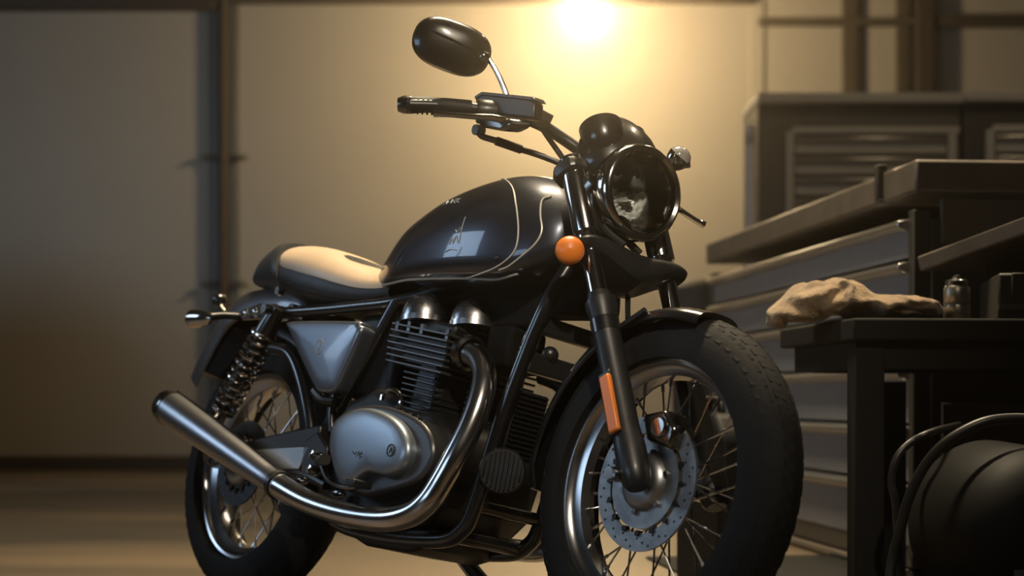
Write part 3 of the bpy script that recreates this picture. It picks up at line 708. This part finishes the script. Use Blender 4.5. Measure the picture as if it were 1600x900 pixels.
e = (0.676,-0.200,0.337); sq = MB()
for st in ([(-.022, .006), (-.014, .0), (-.006, .005)], [(-.004, -.006), (.002, .006), (.006, -.004), (.012, .006)], [(.004, .001), (.016, .002)], [(.008, -.008), (.014, -.004)]):
    sq.tube([(e[0] + a, -.2040, e[2] + b) for a, b in st], .0016, 6, 3)
sq.build('cover_script', 'mark', eng)
# cylinders with fins, head, rocker domes, all leaning forward
def tilt(mb, a=.15):
    out = []
    for x, y, z in mb.v:
        dx, dz = x - .735, z - .47
        out.append((.735 + dx * math.cos(a) + dz * math.sin(a), y, .47 - dx * math.sin(a) + dz * math.cos(a)))
    mb.v = out; return mb
for yc in (-.068, .068):
    cy = tilt(MB().box((.735, yc, .49), (.095, .09, .16))).build('cylinder', 'engine', eng, bevel=.02)
    f_ = MB()
    for k in range(11): f_.box((.735 - k * .002, yc, .425 + k * .0125), (.118, .105, .0045))
    tilt(f_).build('cylinder_fin', 'satin', cy, bevel=.001)
hdm = tilt(MB().box((.705, 0, .578), (.165, .225, .075))).build('cylinder_head', 'engine', eng, bevel=.01)
f_ = MB()
for k in range(7):
    f_.box((.706 - k * .002, -.085, .540 + k * .0135), (.222 - .004 * abs(k - 3), .098, .0055)); f_.box((.706 - k * .002, .085, .540 + k * .0135), (.19 - .004 * abs(k - 3), .098, .0055))
tilt(f_).build('head_fin', 'fin', hdm, bevel=.0015)
tilt(MB().box((.70, 0, .632), (.16, .21, .03))).build('rocker_base', 'engine', hdm, bevel=.008)
for c_ in ((0.664,-0.085,0.659), (0.790,-0.045,0.653)):
    dm = []
    for k in range(8):
        t = k / 7 * PI / 2; dm.append((.058 * math.sin(t), .052 * math.cos(t) + .0005))
    MB().lathe([(-.012, .001), (-.012, .054), (0, .054)] + dm, c_, (-.12, 0, 1), 36).build('rocker_cover', 'dome', hdm)
for u, v in ((648, 512), (690, 515), (625, 518), (707, 522)):
    pass
for p_ in ((0.662,-0.120,0.633), (0.725,-0.130,0.623), (0.805,-0.120,0.612), (0.633,-0.130,0.632)):
    MB().lathe([(-.01, .001), (-.01, .007), (.012, .007), (.012, .001)], p_, (0, 0, 1), 6).build('head_bolt', 'chrome', hdm)
MB().box((.80, 0, .70), (.36, .075, .11)).build('backbone', 'void', bike, bevel=.01)
MB().prism([(.93, -.035, .675), (1.105, -.035, .668), (1.13, -.035, .78), (1.0, -.035, .80)], (0, .07, 0)).build('gusset', 'void', bike, bevel=.006)
MB().box((.90, -.01, .60), (.08, .10, .09)).build('ignition_coil', 'void', bike, bevel=.01)
# left-hand filler of tank tunnel: airbox, throttle bodies
MB().box((.50, 0, .58), (.17, .18, .20)).build('airbox', 'engine', bike, bevel=.02)
for y in (-.06, .06):
    MB().tube([(.56, y, .60), (.64, y, .60)], .03, 18).build('throttle_body', 'satin', bike)
MB().tube([(0.648,-0.150,0.465), (0.652,-0.150,0.482), (0.679,-0.150,0.489), (0.710,-0.150,0.479), (0.720,-0.150,0.460), (0.706,-0.150,0.443)], .005, 8, 6).build('breather_tube', 'chrome', eng)
for p_ in ((0.732,-0.160,0.433), (0.761,-0.160,0.428), (0.790,-0.160,0.424), (0.813,-0.160,0.414)):
    MB().lathe([(-.022, .001), (-.022, .008), (.01, .008), (.01, .001)], p_, (.1, .2, 1), 8).build('oil_line_fitting', 'chrome', eng)

# ---- exhaust
EX = [(0.869,-0.105,0.575), (0.918,-0.115,0.559), (0.959,-0.125,0.524), (0.979,-0.140,0.469), (0.981,-0.155,0.409), (0.970,-0.170,0.348), (0.950,-0.180,0.291), (0.929,-0.190,0.247), (0.883,-0.195,0.218), (0.804,-0.200,0.204), (0.663,-0.200,0.208), (0.522,-0.200,0.226), (0.390,-0.200,0.258)]
ex = MB().tube(EX, [.027] + [.0255] * 10 + [.0265, .0275], 24, 6).build('exhaust_pipe', 'pipe', bike)
MB().lathe([(-.012, .001), (-.012, .038), (.006, .038), (.010, .030)], EX[0], V(EX[1]) - V(EX[0]) + V(.02, 0, 0), 24).build('exhaust_flange', 'dchrome', ex)
EXL = mirror_y(EX)
exl = MB().tube(EXL, .0255, 20, 6).build('exhaust_pipe', 'pipe', bike)
def muffler(sg):
    a_, b_ = V((0.386,-0.200,0.259)), V((-0.170,-0.215,0.438))
    a_.y *= sg; b_.y *= sg
    d = b_ - a_; L_ = d.length
    mf = MB().lathe([(-.008, .025), (-.006, .0285), (.012, .0295), (.016, .028), (.06, .030), (.18, .035), (.34, .040), (.48, .0435), (L_ - .035, .0435), (L_ - .034, .001)], a_, d, 40).build('muffler', 'steel', bike)
    MB().lathe([(L_ - .040, .0445), (L_ - .034, .046), (L_ - .028, .0445), (L_ - .004, .041), (L_, .036), (L_ + .001, .029), (L_ - .03, .027), (L_ - .03, .001)], a_, d, 40).build('muffler_end_cap', 'dchrome', mf)
    MB().lathe([(.0, .0305), (.002, .033), (.014, .033), (.016, .0305)], a_, d, 32).build('muffler_clamp', 'satin', mf)
    u = V(0, -sg, 0)
    MB().tube([a_ + d * .02 + V(.0, 0, .03), a_ + d * .5 + V(.0, .0, .0435), a_ + d * .93 + V(0, 0, .049)], .002, 6, 4).build('muffler_seam', 'dchrome', mf)
muffler(1); muffler(-1)

# ---- side panel with a small emblem, foot controls, swing arm
def side_panel(sg):
    pts = [(0.207,-0.150,0.646), (0.230,-0.150,0.654), (0.485,-0.150,0.646), (0.513,-0.150,0.636), (0.522,-0.150,0.616), (0.472,-0.150,0.509), (0.454,-0.150,0.486), (0.416,-0.150,0.483), (0.378,-0.150,0.495), (0.297,-0.150,0.564)]
    pts = [(p[0], p[2]) for p in pts]
    q = [p[:2] for p in spline([(*p, 0) for p in pts + pts[:1]], 3)][:-1]
    cx = sum(p[0] for p in q) / len(q); cz = sum(p[1] for p in q) / len(q)
    def rg(k, y): return [(cx + (x - cx) * k, sg * y, cz + (z - cz) * k) for x, z in q]
    pn = MB().ring_faces([rg(.98, -.11), rg(1., -.135), rg(1., -.144), rg(.985, -.149), rg(.95, -.1525), rg(.88, -.1545), rg(.6, -.1555), rg(.02, -.156)], len(q)).build('side_panel', 'panel', bike, sharp=70)
    e = (0.376,-0.163,0.588); ang = [2 * PI * k / 20 for k in range(20)]
    MB().tube([(e[0] + .015 * math.cos(a), sg * -.1555, e[2] + .017 * math.sin(a)) for a in ang], .0018, 6, 1, loop=True).tube([(e[0] - .002, sg * -.156, e[2] - .008), (e[0] + .004, sg * -.156, e[2] + .004), (e[0] - .001, sg * -.156, e[2] + .011)], .002, 6, 3).build('panel_emblem', 'logo', pn)
side_panel(1); side_panel(-1)
MB().tube([(0.350,-0.130,0.490), (0.391,-0.130,0.469), (0.444,-0.130,0.464)], .012, 10, 5).build('panel_tube', 'dchrome', bike)
for sg in (1, -1):
    sw = MB().ring_faces([[(x, sg * y, z) for (y, z) in ((-.145, z0 - h), (-.115, z0 - h), (-.115, z0 + h), (-.145, z0 + h))] for (x, z0, h) in ((.42, .385, .026), (.30, .372, .024), (.15, .352, .022), (.04, .335, .020), (-.03, .325, .024), (-.06, .325, .014))], 4).build('swing_arm', 'satin', bike, bevel=.006)
    MB().prism([(x, sg * -.15, z) for x, z in ((.40, .36), (.37, .305), (.20, .302), (.10, .318), (.11, .345))], (0, sg * .01, 0)).build('chain_plate', 'alu', bike, bevel=.003)
ped = MB().prism([(x, -.15, z) for x, z in ((.37, .37), (.42, .395), (.47, .36), (.47, .30), (.42, .275), (.38, .30))], (0, .03, 0)).build('peg_bracket', 'satin', bike, bevel=.006)
for p_ in ((0.444,-0.160,0.338), (0.482,-0.160,0.330), (0.444,-0.160,0.305)):
    MB().lathe([(-.012, .001), (-.010, .010), (.004, .012), (.01, .001)], p_, (0, 1, 0), 12).build('peg_bolt', 'chrome', ped)
MB().tube([(0.453,-0.150,0.326), (0.501,-0.175,0.325), (0.541,-0.195,0.324)], .013, 12, 4).build('foot_peg', 'grip', bike)
bp = MB().tube([(0.497,-0.170,0.314), (0.541,-0.180,0.285), (0.600,-0.190,0.269), (0.667,-0.195,0.265), (0.690,-0.200,0.274)], [.008, .007, .0065, .0065, .008], 10, 6).build('brake_pedal', 'dchrome', bike)
MB().box((0.712,-0.215,0.272), (.035, .05, .016)).build('pedal_pad', 'satin', bp, bevel=.004)
for p_ in ((0.390,-0.150,0.280), (0.546,-0.150,0.257)):
    MB().ball(p_, .018, (1.5, .6, .7), 12, 8).build('linkage_bolt', 'dchrome', bike)
MB().tube([(0.270,-0.130,0.305), (0.397,-0.140,0.293), (0.481,-0.140,0.274)], .011, 10, 4).build('brake_rod', 'satin', bike)
# drive chain on the left
ch = MB()
for z in (.395, .255): ch.bar((.0, .08, z if z > .3 else .24), (.44, .08, .375 if z > .3 else .31), .012, .014)
ch.build('drive_chain', 'engine', bike)
# side stand on the left, foot on the floor
ss = MB().tube([(.70, .07, .19), (.745, .11, .137), (.815, .188, .056)], [.015, .013, .011], 12, 4).build('side_stand', 'satin', bike)
MB().box((.822, .196, .0495), (.06, .035, .007), Matrix.Rotation(.2115, 3, 'X')).build('stand_foot', 'satin', ss, bevel=.002)
MB().tube([(.69, .08, .17), (.735, .115, .118), (.76, .135, .10)], .006, 8, 3).build('stand_spring', 'dchrome', ss)
MB().tube([(1.175,0.030,0.749), (1.193,0.020,0.706), (1.225,0.000,0.661)], .0055, 8, 4).build('brake_hose', 'hose', bike)

# ================================================================== workbench cabinets on the right
def orient(o, a): o.rotation_euler = (0, 0, a)
YAW = math.radians(6.0)
# long chest: near left corner at the front, running away along its own +y
c0 = (1.102,5.100,0.001)
chest = empty('tool_chest', (c0[0], c0[1], 0), (0, 0, YAW))
tag(chest, 'long steel tool chest of wide drawers under a thick worktop beside the motorcycle', 'tool chest')
CL, CD, CH = 2.62, .78, 1.125
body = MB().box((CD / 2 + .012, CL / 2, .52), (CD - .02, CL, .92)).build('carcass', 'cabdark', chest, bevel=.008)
MB().box((CD / 2 + .03, CL / 2, .03), (CD - .08, CL - .06, .06)).build('plinth', 'cabdark', chest)
MB().box((.0, .022, .53), (.05, .044, .94)).build('corner_post', 'cabdark', chest, bevel=.005)
MB().box((.0, CL - .022, .53), (.05, .044, .94)).build('corner_post', 'cab', chest, bevel=.005)
t = MB().box((CD / 2, CL / 2 + .185, 1.083), (CD + .06, CL - .26, .082)).build('worktop', 'top', chest, bevel=.008)
t2 = MB().box((CD / 2, .10, 1.085), (CD + .066, .29, .088)).build('worktop', 'top', chest, bevel=.008)
MB().box((-.035, .256, 1.10), (.03, .03, .10)).build('worktop_joint', 'cabdark', t2, bevel=.003)
z = .985; hts = [.115, .135, .155, .16, .16, .175]
for hgt in hts:
    d = MB().box((-.006, CL / 2, z - hgt / 2), (.028, CL - .10, hgt - .010)).build('drawer', 'drawer', chest, bevel=.004)
    MB().prism([(-.018, .055, z - .006), (-.05, .055, z - .012), (-.052, .055, z - .026), (-.040, .055, z - .034), (-.018, .055, z - .040)], (0, CL - .11, 0)).build('drawer_pull', 'dlip', d, bevel=.003)
    z -= hgt
pb = MB().box((-.0, CL / 2, .075), (.03, CL - .1, .09)).build('kick_panel', 'cab', chest, bevel=.004)
MB().tube([(-.03, .02, .018), (-.03, CL, .018)], .012, 10, 1).build('bumper_rail', 'lip', chest)
# front face of the chest: panels facing the camera
MB().box((.22, -.004, .97), (.34, .02, .12)).build('front_panel', 'cab', chest, bevel=.003)
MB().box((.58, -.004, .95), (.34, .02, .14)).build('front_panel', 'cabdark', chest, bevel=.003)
MB().box((.40, -.004, .30), (.7, .02, .36)).build('front_panel', 'cab', chest, bevel=.003)

# far tall cabinet with tambour-like drawers, two bays
def tall_cabinet(x0, x1, y0, zt, name, label, sidem):
    w_ = x1 - x0
    r = empty(name, ((x0 + x1) / 2, y0 + .30, 0))
    MB().box((0, .02, zt / 2), (w_, .56, zt)).build('carcass', sidem, r, bevel=.012)
    MB().box((0, -.005, zt - .025), (w_ + .01, .62, .05)).build('top_cap', 'cabfront', r, bevel=.008)
    fw_ = .09 if w_ > .9 else .06
    fr = MB()
    fr.box((-w_ / 2 + fw_ + .06, -.275, (zt - .16) / 2), (.04, .03, zt - .2)); fr.box((w_ / 2 - .045, -.275, (zt - .16) / 2), (.04, .03, zt - .2))
    fr.box((fw_ / 2 + .03, -.275, zt - .175), (w_ - fw_ - .08, .03, .035))
    fr.build('face_frame', 'cabfront', r, bevel=.005)
    z = zt - .20; xl = -w_ / 2 + fw_ + .085; xr = w_ / 2 - .07
    while z > .15:
        d = MB().box(((xl + xr) / 2, -.265, z - .045), (xr - xl, .03, .082)).build('drawer', 'cabfront', r, bevel=.006)
        MB().prism([(xl, -.28, z - .006), (xl, -.305, z - .010), (xl, -.305, z - .024), (xl, -.28, z - .036)], (xr - xl, 0, 0)).build('drawer_pull', 'cab' if False else 'lip', d, bevel=.004)
        z -= .098
    tag(r, label, 'cabinet', 'tall drawer cabinets at the back')
    return r
a = (1.171,9.000,1.943); b = (2.143,9.000,1.943); e_ = (2.914,9.000,1.943)
tc1 = tall_cabinet(a[0], b[0] - .005, 9.0, a[2], 'drawer_cabinet', 'tall grey-brown drawer cabinet standing behind the long chest, the left of two', 'cab')
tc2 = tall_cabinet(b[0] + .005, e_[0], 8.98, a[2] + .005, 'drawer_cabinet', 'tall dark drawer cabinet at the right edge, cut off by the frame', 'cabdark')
pp = MB().tube([(a[0] - .034, 9.05, 0), (a[0] - .034, 9.05, 1.66), (a[0] - .034, 9.05, 1.70)], .026, 14, 3).build('pale_pipe', 'palepipe', None)
tag(pp, 'pale thin upright pipe against the left side of the far cabinet', 'pipe')
MB_ = MB().lathe([(0, .001), (0, .03), (.05, .03), (.05, .001)], (0, 0, 0), (0, 0, 1), 12)
# grey bin behind the front wheel
bc = (0.945,9.600,0.891)
r = empty('waste_bin', (bc[0], bc[1], 0))
MB().lathe([(0, .001), (0, .115), (.02, .125), (bc[2] - .02 + .12, .150), (bc[2] + .13, .155), (bc[2] + .14, .15)], (0, 0, 0), (0, 0, 1), 32).build('bin_body', 'bin', r)
MB().lathe([(bc[2] + .135, .16), (bc[2] + .16, .16), (bc[2] + .185, .13), (bc[2] + .20, .07), (bc[2] + .205, .001)], (0, 0, 0), (0, 0, 1), 32).build('bin_lid', 'bin', r)
tag(r, 'blurred grey bin with low domed lid behind the front fork', 'bin')

# black can shape added to darken the view through the front wheel
jc = empty('shade_can', ((0.542,4.950,0.362)[0], 4.95, 0), (0, 0, .25))
MB().prism([(-.065, -.17, .0), (-.065, .17, .0), (-.065, .17, .40), (-.065, .12, .455), (-.065, -.12, .455), (-.065, -.17, .40)], (.13, 0, 0)).build('can_body', 'drum', jc, bevel=.02, bseg=3)
for x in (-.03, 0, .03): MB().tube([(x, -.10, .445), (x, -.08, .485), (x, .06, .485), (x, .08, .445)], .008, 8, 4).build('can_handle', 'drum', jc)
MB().lathe([(0, .001), (0, .026), (.03, .026), (.032, .001)], (0, .135, .43), (0, .5, .8), 16).build('can_cap', 'drum', jc)
tag(jc, 'added black can standing in for the darkness seen through the front wheel', 'shade filler')
# ---- black work table in front of the chest
tp = (0.786,4.350,0.489)
table = empty('work_table', (tp[0], tp[1], 0), (0, 0, YAW))
tag(table, 'black steel work table holding the tan cloth and the small tin', 'table')
TH = .675; TL = .64; TWd = .95
MB().box((TWd / 2 + .005, TL / 2, TH - .026), (TWd + .03, TL + .05, .052)).build('table_top', 'bench', table, bevel=.006)
for k, (x, y) in enumerate(((.036, .036), (TWd - .036, .036), (TWd - .036, TL - .036))):
    MB().box((x, y, (TH - .052) / 2), (.070, .070, TH - .052)).build('leg', 'bench', table, bevel=.004)
MB().box((TWd / 2, .02, TH - .085), (TWd - .14, .03, .066)).build('apron', 'bench', table, bevel=.003)
MB().box((TWd / 2, TL - .02, TH - .085), (TWd - .14, .03, .066)).build('apron', 'bench', table, bevel=.003)
for x in (.02, TWd - .02): MB().box((x, TL / 2, TH - .085), (.03, TL - .14, .066)).build('apron', 'bench', table, bevel=.003)
bx = MB().prism([(.16, .56, 0), (.30, .56, 0), (.30, .56, TH - .14), (.16, .56, TH - .14)], (0, .04, 0)).build('back_panel', 'bench', table)

mt = MB().prism([(-.20, -1.3, 0), (1.5, -1.3, 0), (1.5, 1.5, 0), (-.20, 1.5, 0)], (0, 0, .008)).build('floor_tone', 'bench', None, bevel=.003)  # dark sheet standing in for shade on the floor
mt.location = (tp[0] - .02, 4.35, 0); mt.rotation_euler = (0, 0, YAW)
tag(mt, 'dark sheet added for the shade under the black table and tool chest', 'shade sheet')
# ---- tan cloth slumped on the table's left end
import mathutils.noise as mnoise
def cloth():
    pts = [P_ for P_ in ()]
    path = [(0.625,4.620,0.679), (0.655,4.600,0.703), (0.703,4.580,0.716), (0.761,4.560,0.726), (0.804,4.540,0.731), (0.838,4.520,0.715), (0.895,4.500,0.708), (0.952,4.480,0.702), (0.987,4.470,0.700), (1.009,4.460,0.694)]
    hh = [.018, .036, .047, .047, .046, .034, .027, .025, .022, .010]
    ww = [.04, .075, .10, .105, .11, .11, .105, .10, .08, .03]
    q = spline([(*p, h_, w_) for p, h_, w_ in zip(path, hh, ww)], 7)
    rings = []; n = 44
    for i, (x, y, z, h_, w_) in enumerate(q):
        ring = []
        for k in range(n):
            a = 2 * PI * k / n
            d = V(0, math.cos(a) * w_, math.sin(a) * h_)
            p = V(x, y, z) + d
            f = mnoise.noise(p * 16) * .55 + mnoise.noise(p * 38) * .38 + mnoise.noise(p * 85) * .16
            ridge = (1 - abs(mnoise.noise(V(p.x * 15 + 3, p.y * 7, p.z * 20)))) ** 3
            s_ = 1 + f * .46 + (ridge - .4) * .34
            p = V(x, y, z) + V(mnoise.noise(p * 22 + V(5, 0, 0)) * .012, math.cos(a) * w_ * s_, math.sin(a) * h_ * s_)
            if x > .66: p.z = max(p.z, TH + .002)
            ring.append(p)
        rings.append(ring)
    return MB().ring_faces(rings, n).build('shop_cloth', 'cloth', None, sharp=80, sub=1)
cl = tag(cloth(), 'crumpled tan shop cloth draped over the left end of the black table', 'cloth')

# ---- little tin with a cap beside the cloth
tn = (1.055,4.500,0.682); r = empty('oil_tin', (tn[0], tn[1], TH + .001))
MB().lathe([(0, .001), (0, .029), (.004, .031), (.036, .031), (.038, .030), (.042, .030), (.044, .031), (.076, .031), (.082, .027), (.084, .001)], (0, 0, 0), (0, 0, 1), 32).build('body', 'tin', r)
MB().lathe([(.082, .024), (.084, .026), (.094, .026), (.097, .022), (.099, .012), (.106, .008), (.109, .001)], (0, 0, 0), (0, 0, 1), 28).build('cap', 'dchrome', r)
MB().lathe([(.0365, .0312), (.0365, .0318), (.0425, .0318), (.0425, .0312)], (0, 0, 0), (0, 0, 1), 32).build('band', 'tinlabel', r)
tag(r, 'small metal tin with a domed cap standing right of the tan cloth', 'tin')

# ---- tool box with its lid ajar at the right end of the table
tb = empty('tool_box', ((1.100,4.660,0.841)[0], 4.66, TH + .001), (0, 0, math.radians(-8)))
MB().box((.32, .02, .055), (.50, .42, .11)).build('box_body', 'cabdark', tb, bevel=.006)
MB().box((.30, -.196, .030), (.46, .012, .012)).build('box_rail', 'cab', tb)
iv = Matrix.Rotation(math.radians(8), 3, 'Z'); tl = tb.location
lid = MB().prism([iv @ (V(p) - tl) for p in ((1.050,4.920,0.859), (1.057,4.920,0.821), (1.203,4.460,0.877), (1.241,4.380,0.894), (1.241,4.380,0.935), (1.203,4.460,0.919))], (.5, .06, 0)).build('box_lid', 'top', tb, bevel=.004)
MB().box((.30, .20, .15), (.44, .02, .05)).build('hinge_rail', 'cabdark', tb)
for x in (.12, .48): MB().box((x, -.19, .085), (.04, .02, .05)).build('latch', 'cabdark', tb, bevel=.003)
tag(tb, 'dark tool box with raised overhanging lid at the right end of the table', 'tool box')

# ---- black compressor drum with hoses under the table
dc = (1.011,4.050,0.303)
dr = empty('air_compressor', (dc[0], dc[1], 0), (0, 0, .2))
prof = [(-.22, .001), (-.21, .10), (-.185, .14), (-.14, .172), (.12, .185), (.18, .16), (.21, .10), (.22, .001)]
MB().lathe(prof, (.06, 0, .215), (0, 1, 0), 44).build('tank', 'drum', dr)
MB().box((.06, 0, .045), (.26, .30, .075)).build('foot', 'drum', dr, bevel=.01)
MB().box((.06, 0, .0425), (.40, .05, .085)).build('foot', 'drum', dr, bevel=.01)
MB().box((.02, -.219, .235), (.018, .012, .075)).build('gauge_strip', 'grey', dr)
MB().box((-.01, -.219, .13), (.06, .012, .03)).build('label_plate', 'grey', dr)
tag(dr, 'black rounded air compressor in the shadow beneath the table', 'compressor')
hose = MB().tube([(0.794,4.030,0.011), (0.811,4.050,0.140), (0.823,4.040,0.198), (0.840,4.020,0.278), (0.870,4.000,0.349), (0.913,3.980,0.401), (0.977,3.970,0.438), (1.038,3.970,0.449), (1.125,3.970,0.446)], .0115, 12, 8).build('air_hose', 'hose', None)
tag(hose, 'thick black hose arching low over the compressor', 'hose')
hose2 = MB().tube([(0.867,4.200,0.005), (0.843,4.140,0.160), (0.832,4.120,0.265), (0.824,4.120,0.311), (0.836,4.120,0.363), (0.870,4.130,0.397), (0.921,4.140,0.419), (1.015,4.300,0.431)], .0085, 12, 8).build('air_hose', 'hose', None)
tag(hose2, 'thinner black hose looping beside the table leg above the thick hose', 'hose')

# unseen locker added out of view at left to shade the far wall
cr = empty('shadow_locker', (-4.15, 10.7, 0))
MB().box((0, 0, .88), (1.3, 1.1, 1.72)).build('locker_body', 'cabdark', cr, bevel=.01)
MB().box((0, -.56, .9), (1.2, .02, 1.6)).build('locker_door', 'cab', cr, bevel=.01)
tag(cr, 'added unseen locker that shades the lower left of the back wall', 'shadow caster')

# ================================================================== light, haze, camera
COOL = (.56, .76, 1.0)
light('window_light', 'AREA', (XL - .02, .65, 1.9), 40, COOL, shape='RECTANGLE', size=2.4, size_y=1.5, aim=(-.2, 4.2, .6))
light('window_light', 'AREA', (XL - .02, 5.3, 2.47), 34, COOL, shape='RECTANGLE', size=1.7, size_y=1.4, aim=(-.9, 6.5, 1.1))
light('window_light', 'AREA', (XL - .02, 8.3, 2.55), 12, COOL, shape='RECTANGLE', size=1.5, size_y=1.1, aim=(-3.2, 13.0, 1.3), spread=math.radians(95))
# unseen strip lamp added to light the seat and tank from above
cl_ = empty('added_ceiling_lamp', (.2, 5.2, ZC))
MB().box((0, 0, -.04), (1.3, .22, .08)).build('housing', 'lampmetal', cl_, bevel=.01)
M['tubeglow'] = mat('warm diffuser', (1, .85, .6), .5, emit=((1, .78, .48), 6))
MB().box((0, 0, -.085), (1.24, .17, .012)).build('diffuser', 'tubeglow', cl_)
tag(cl_, 'added unseen warm strip lamp lighting the motorcycle from above', 'lamp')
c2 = empty('added_ceiling_lamp', (2.3, 6.6, ZC))  # second unseen strip lamp, added to brighten the cabinets and chest
MB().box((0, 0, -.04), (.22, 1.3, .08)).build('housing', 'lampmetal', c2, bevel=.01)
MB().box((0, 0, -.085), (.17, 1.24, .012)).build('diffuser', 'tubeglow', c2)
tag(c2, 'added unseen warm strip lamp brightening the tool chest and cabinets', 'lamp')
c3 = empty('added_spotlight', (.5, -.6, ZC))  # unseen spotlight added behind the camera to brighten the headlamp
sd_ = (V(.2, 3.6, .9) - V(.5, -.6, ZC - .22)).normalized()
MB().tube([(0, 0, 0), (0, 0, -.16)], .015, 10, 1).build('stem', 'lampmetal', c3)
MB().lathe([(-.16, .001), (-.15, .07), (-.10, .10), (.05, .11), (.06, .10), (-.08, .09)], (0, 0, -.22), sd_, 28).build('housing', 'lampmetal', c3)
MB().lathe([(.0, .001), (.0, .095)], (0, 0, -.22), sd_, 28).build('diffuser', 'tubeglow', c3)
tag(c3, 'added unseen spotlight behind the viewer, brightening the headlamp', 'lamp')
light('added_spot_light', 'AREA', tuple(V(.5, -.6, ZC - .22) + sd_ * .08), 3.2, (1, .86, .66), shape='DISK', size=.19, spread=math.radians(20), aim=(.2, 3.6, .9))
c2['group'] = cl_['group'] = 'added ceiling strip lamps'
light('added_ceiling_light', 'AREA', (2.3, 6.6, ZC - .10), 24, (1, .80, .54), shape='RECTANGLE', size=.17, size_y=1.24, spread=math.radians(130))
light('added_ceiling_light', 'AREA', (.2, 5.2, ZC - .10), 110, (1, .80, .52), shape='RECTANGLE', size=1.24, size_y=.17, spread=math.radians(100))

w = bpy.data.worlds.new('night'); bpy.context.scene.world = w; w.use_nodes = True
w.node_tree.nodes['Background'].inputs['Color'].default_value = (.35, .45, .6, 1)
w.node_tree.nodes['Background'].inputs['Strength'].default_value = .12
nt = w.node_tree                                   # scattering haze added to imitate veiling glare around the lamp
vs = nd(nt, 'ShaderNodeVolumeScatter'); vs.inputs['Color'].default_value = (1, .89, .72, 1)
vs.inputs['Density'].default_value = .0125; vs.inputs['Anisotropy'].default_value = .95
nt.links.new(vs.outputs['Volume'], nt.nodes['World Output'].inputs['Volume'])

cam = bpy.data.cameras.new('camera'); co = bpy.data.objects.new('camera', cam); COL.objects.link(co)
co.location = (0, 0, 0.4890); co.rotation_euler = (PI / 2, 0, 0)
cam.sensor_width = 36; cam.lens = 66.723; cam.shift_y = 0.10881
cam.clip_start = .05; cam.clip_end = 60
cam.dof.use_dof = True; cam.dof.focus_distance = 3.85; cam.dof.aperture_fstop = 2.8
sc = bpy.context.scene; sc.camera = co
sc.view_settings.view_transform = 'Standard'; sc.view_settings.look = 'None'
sc.view_settings.exposure = 0; sc.view_settings.gamma = 1
sc.view_settings.use_curve_mapping = False
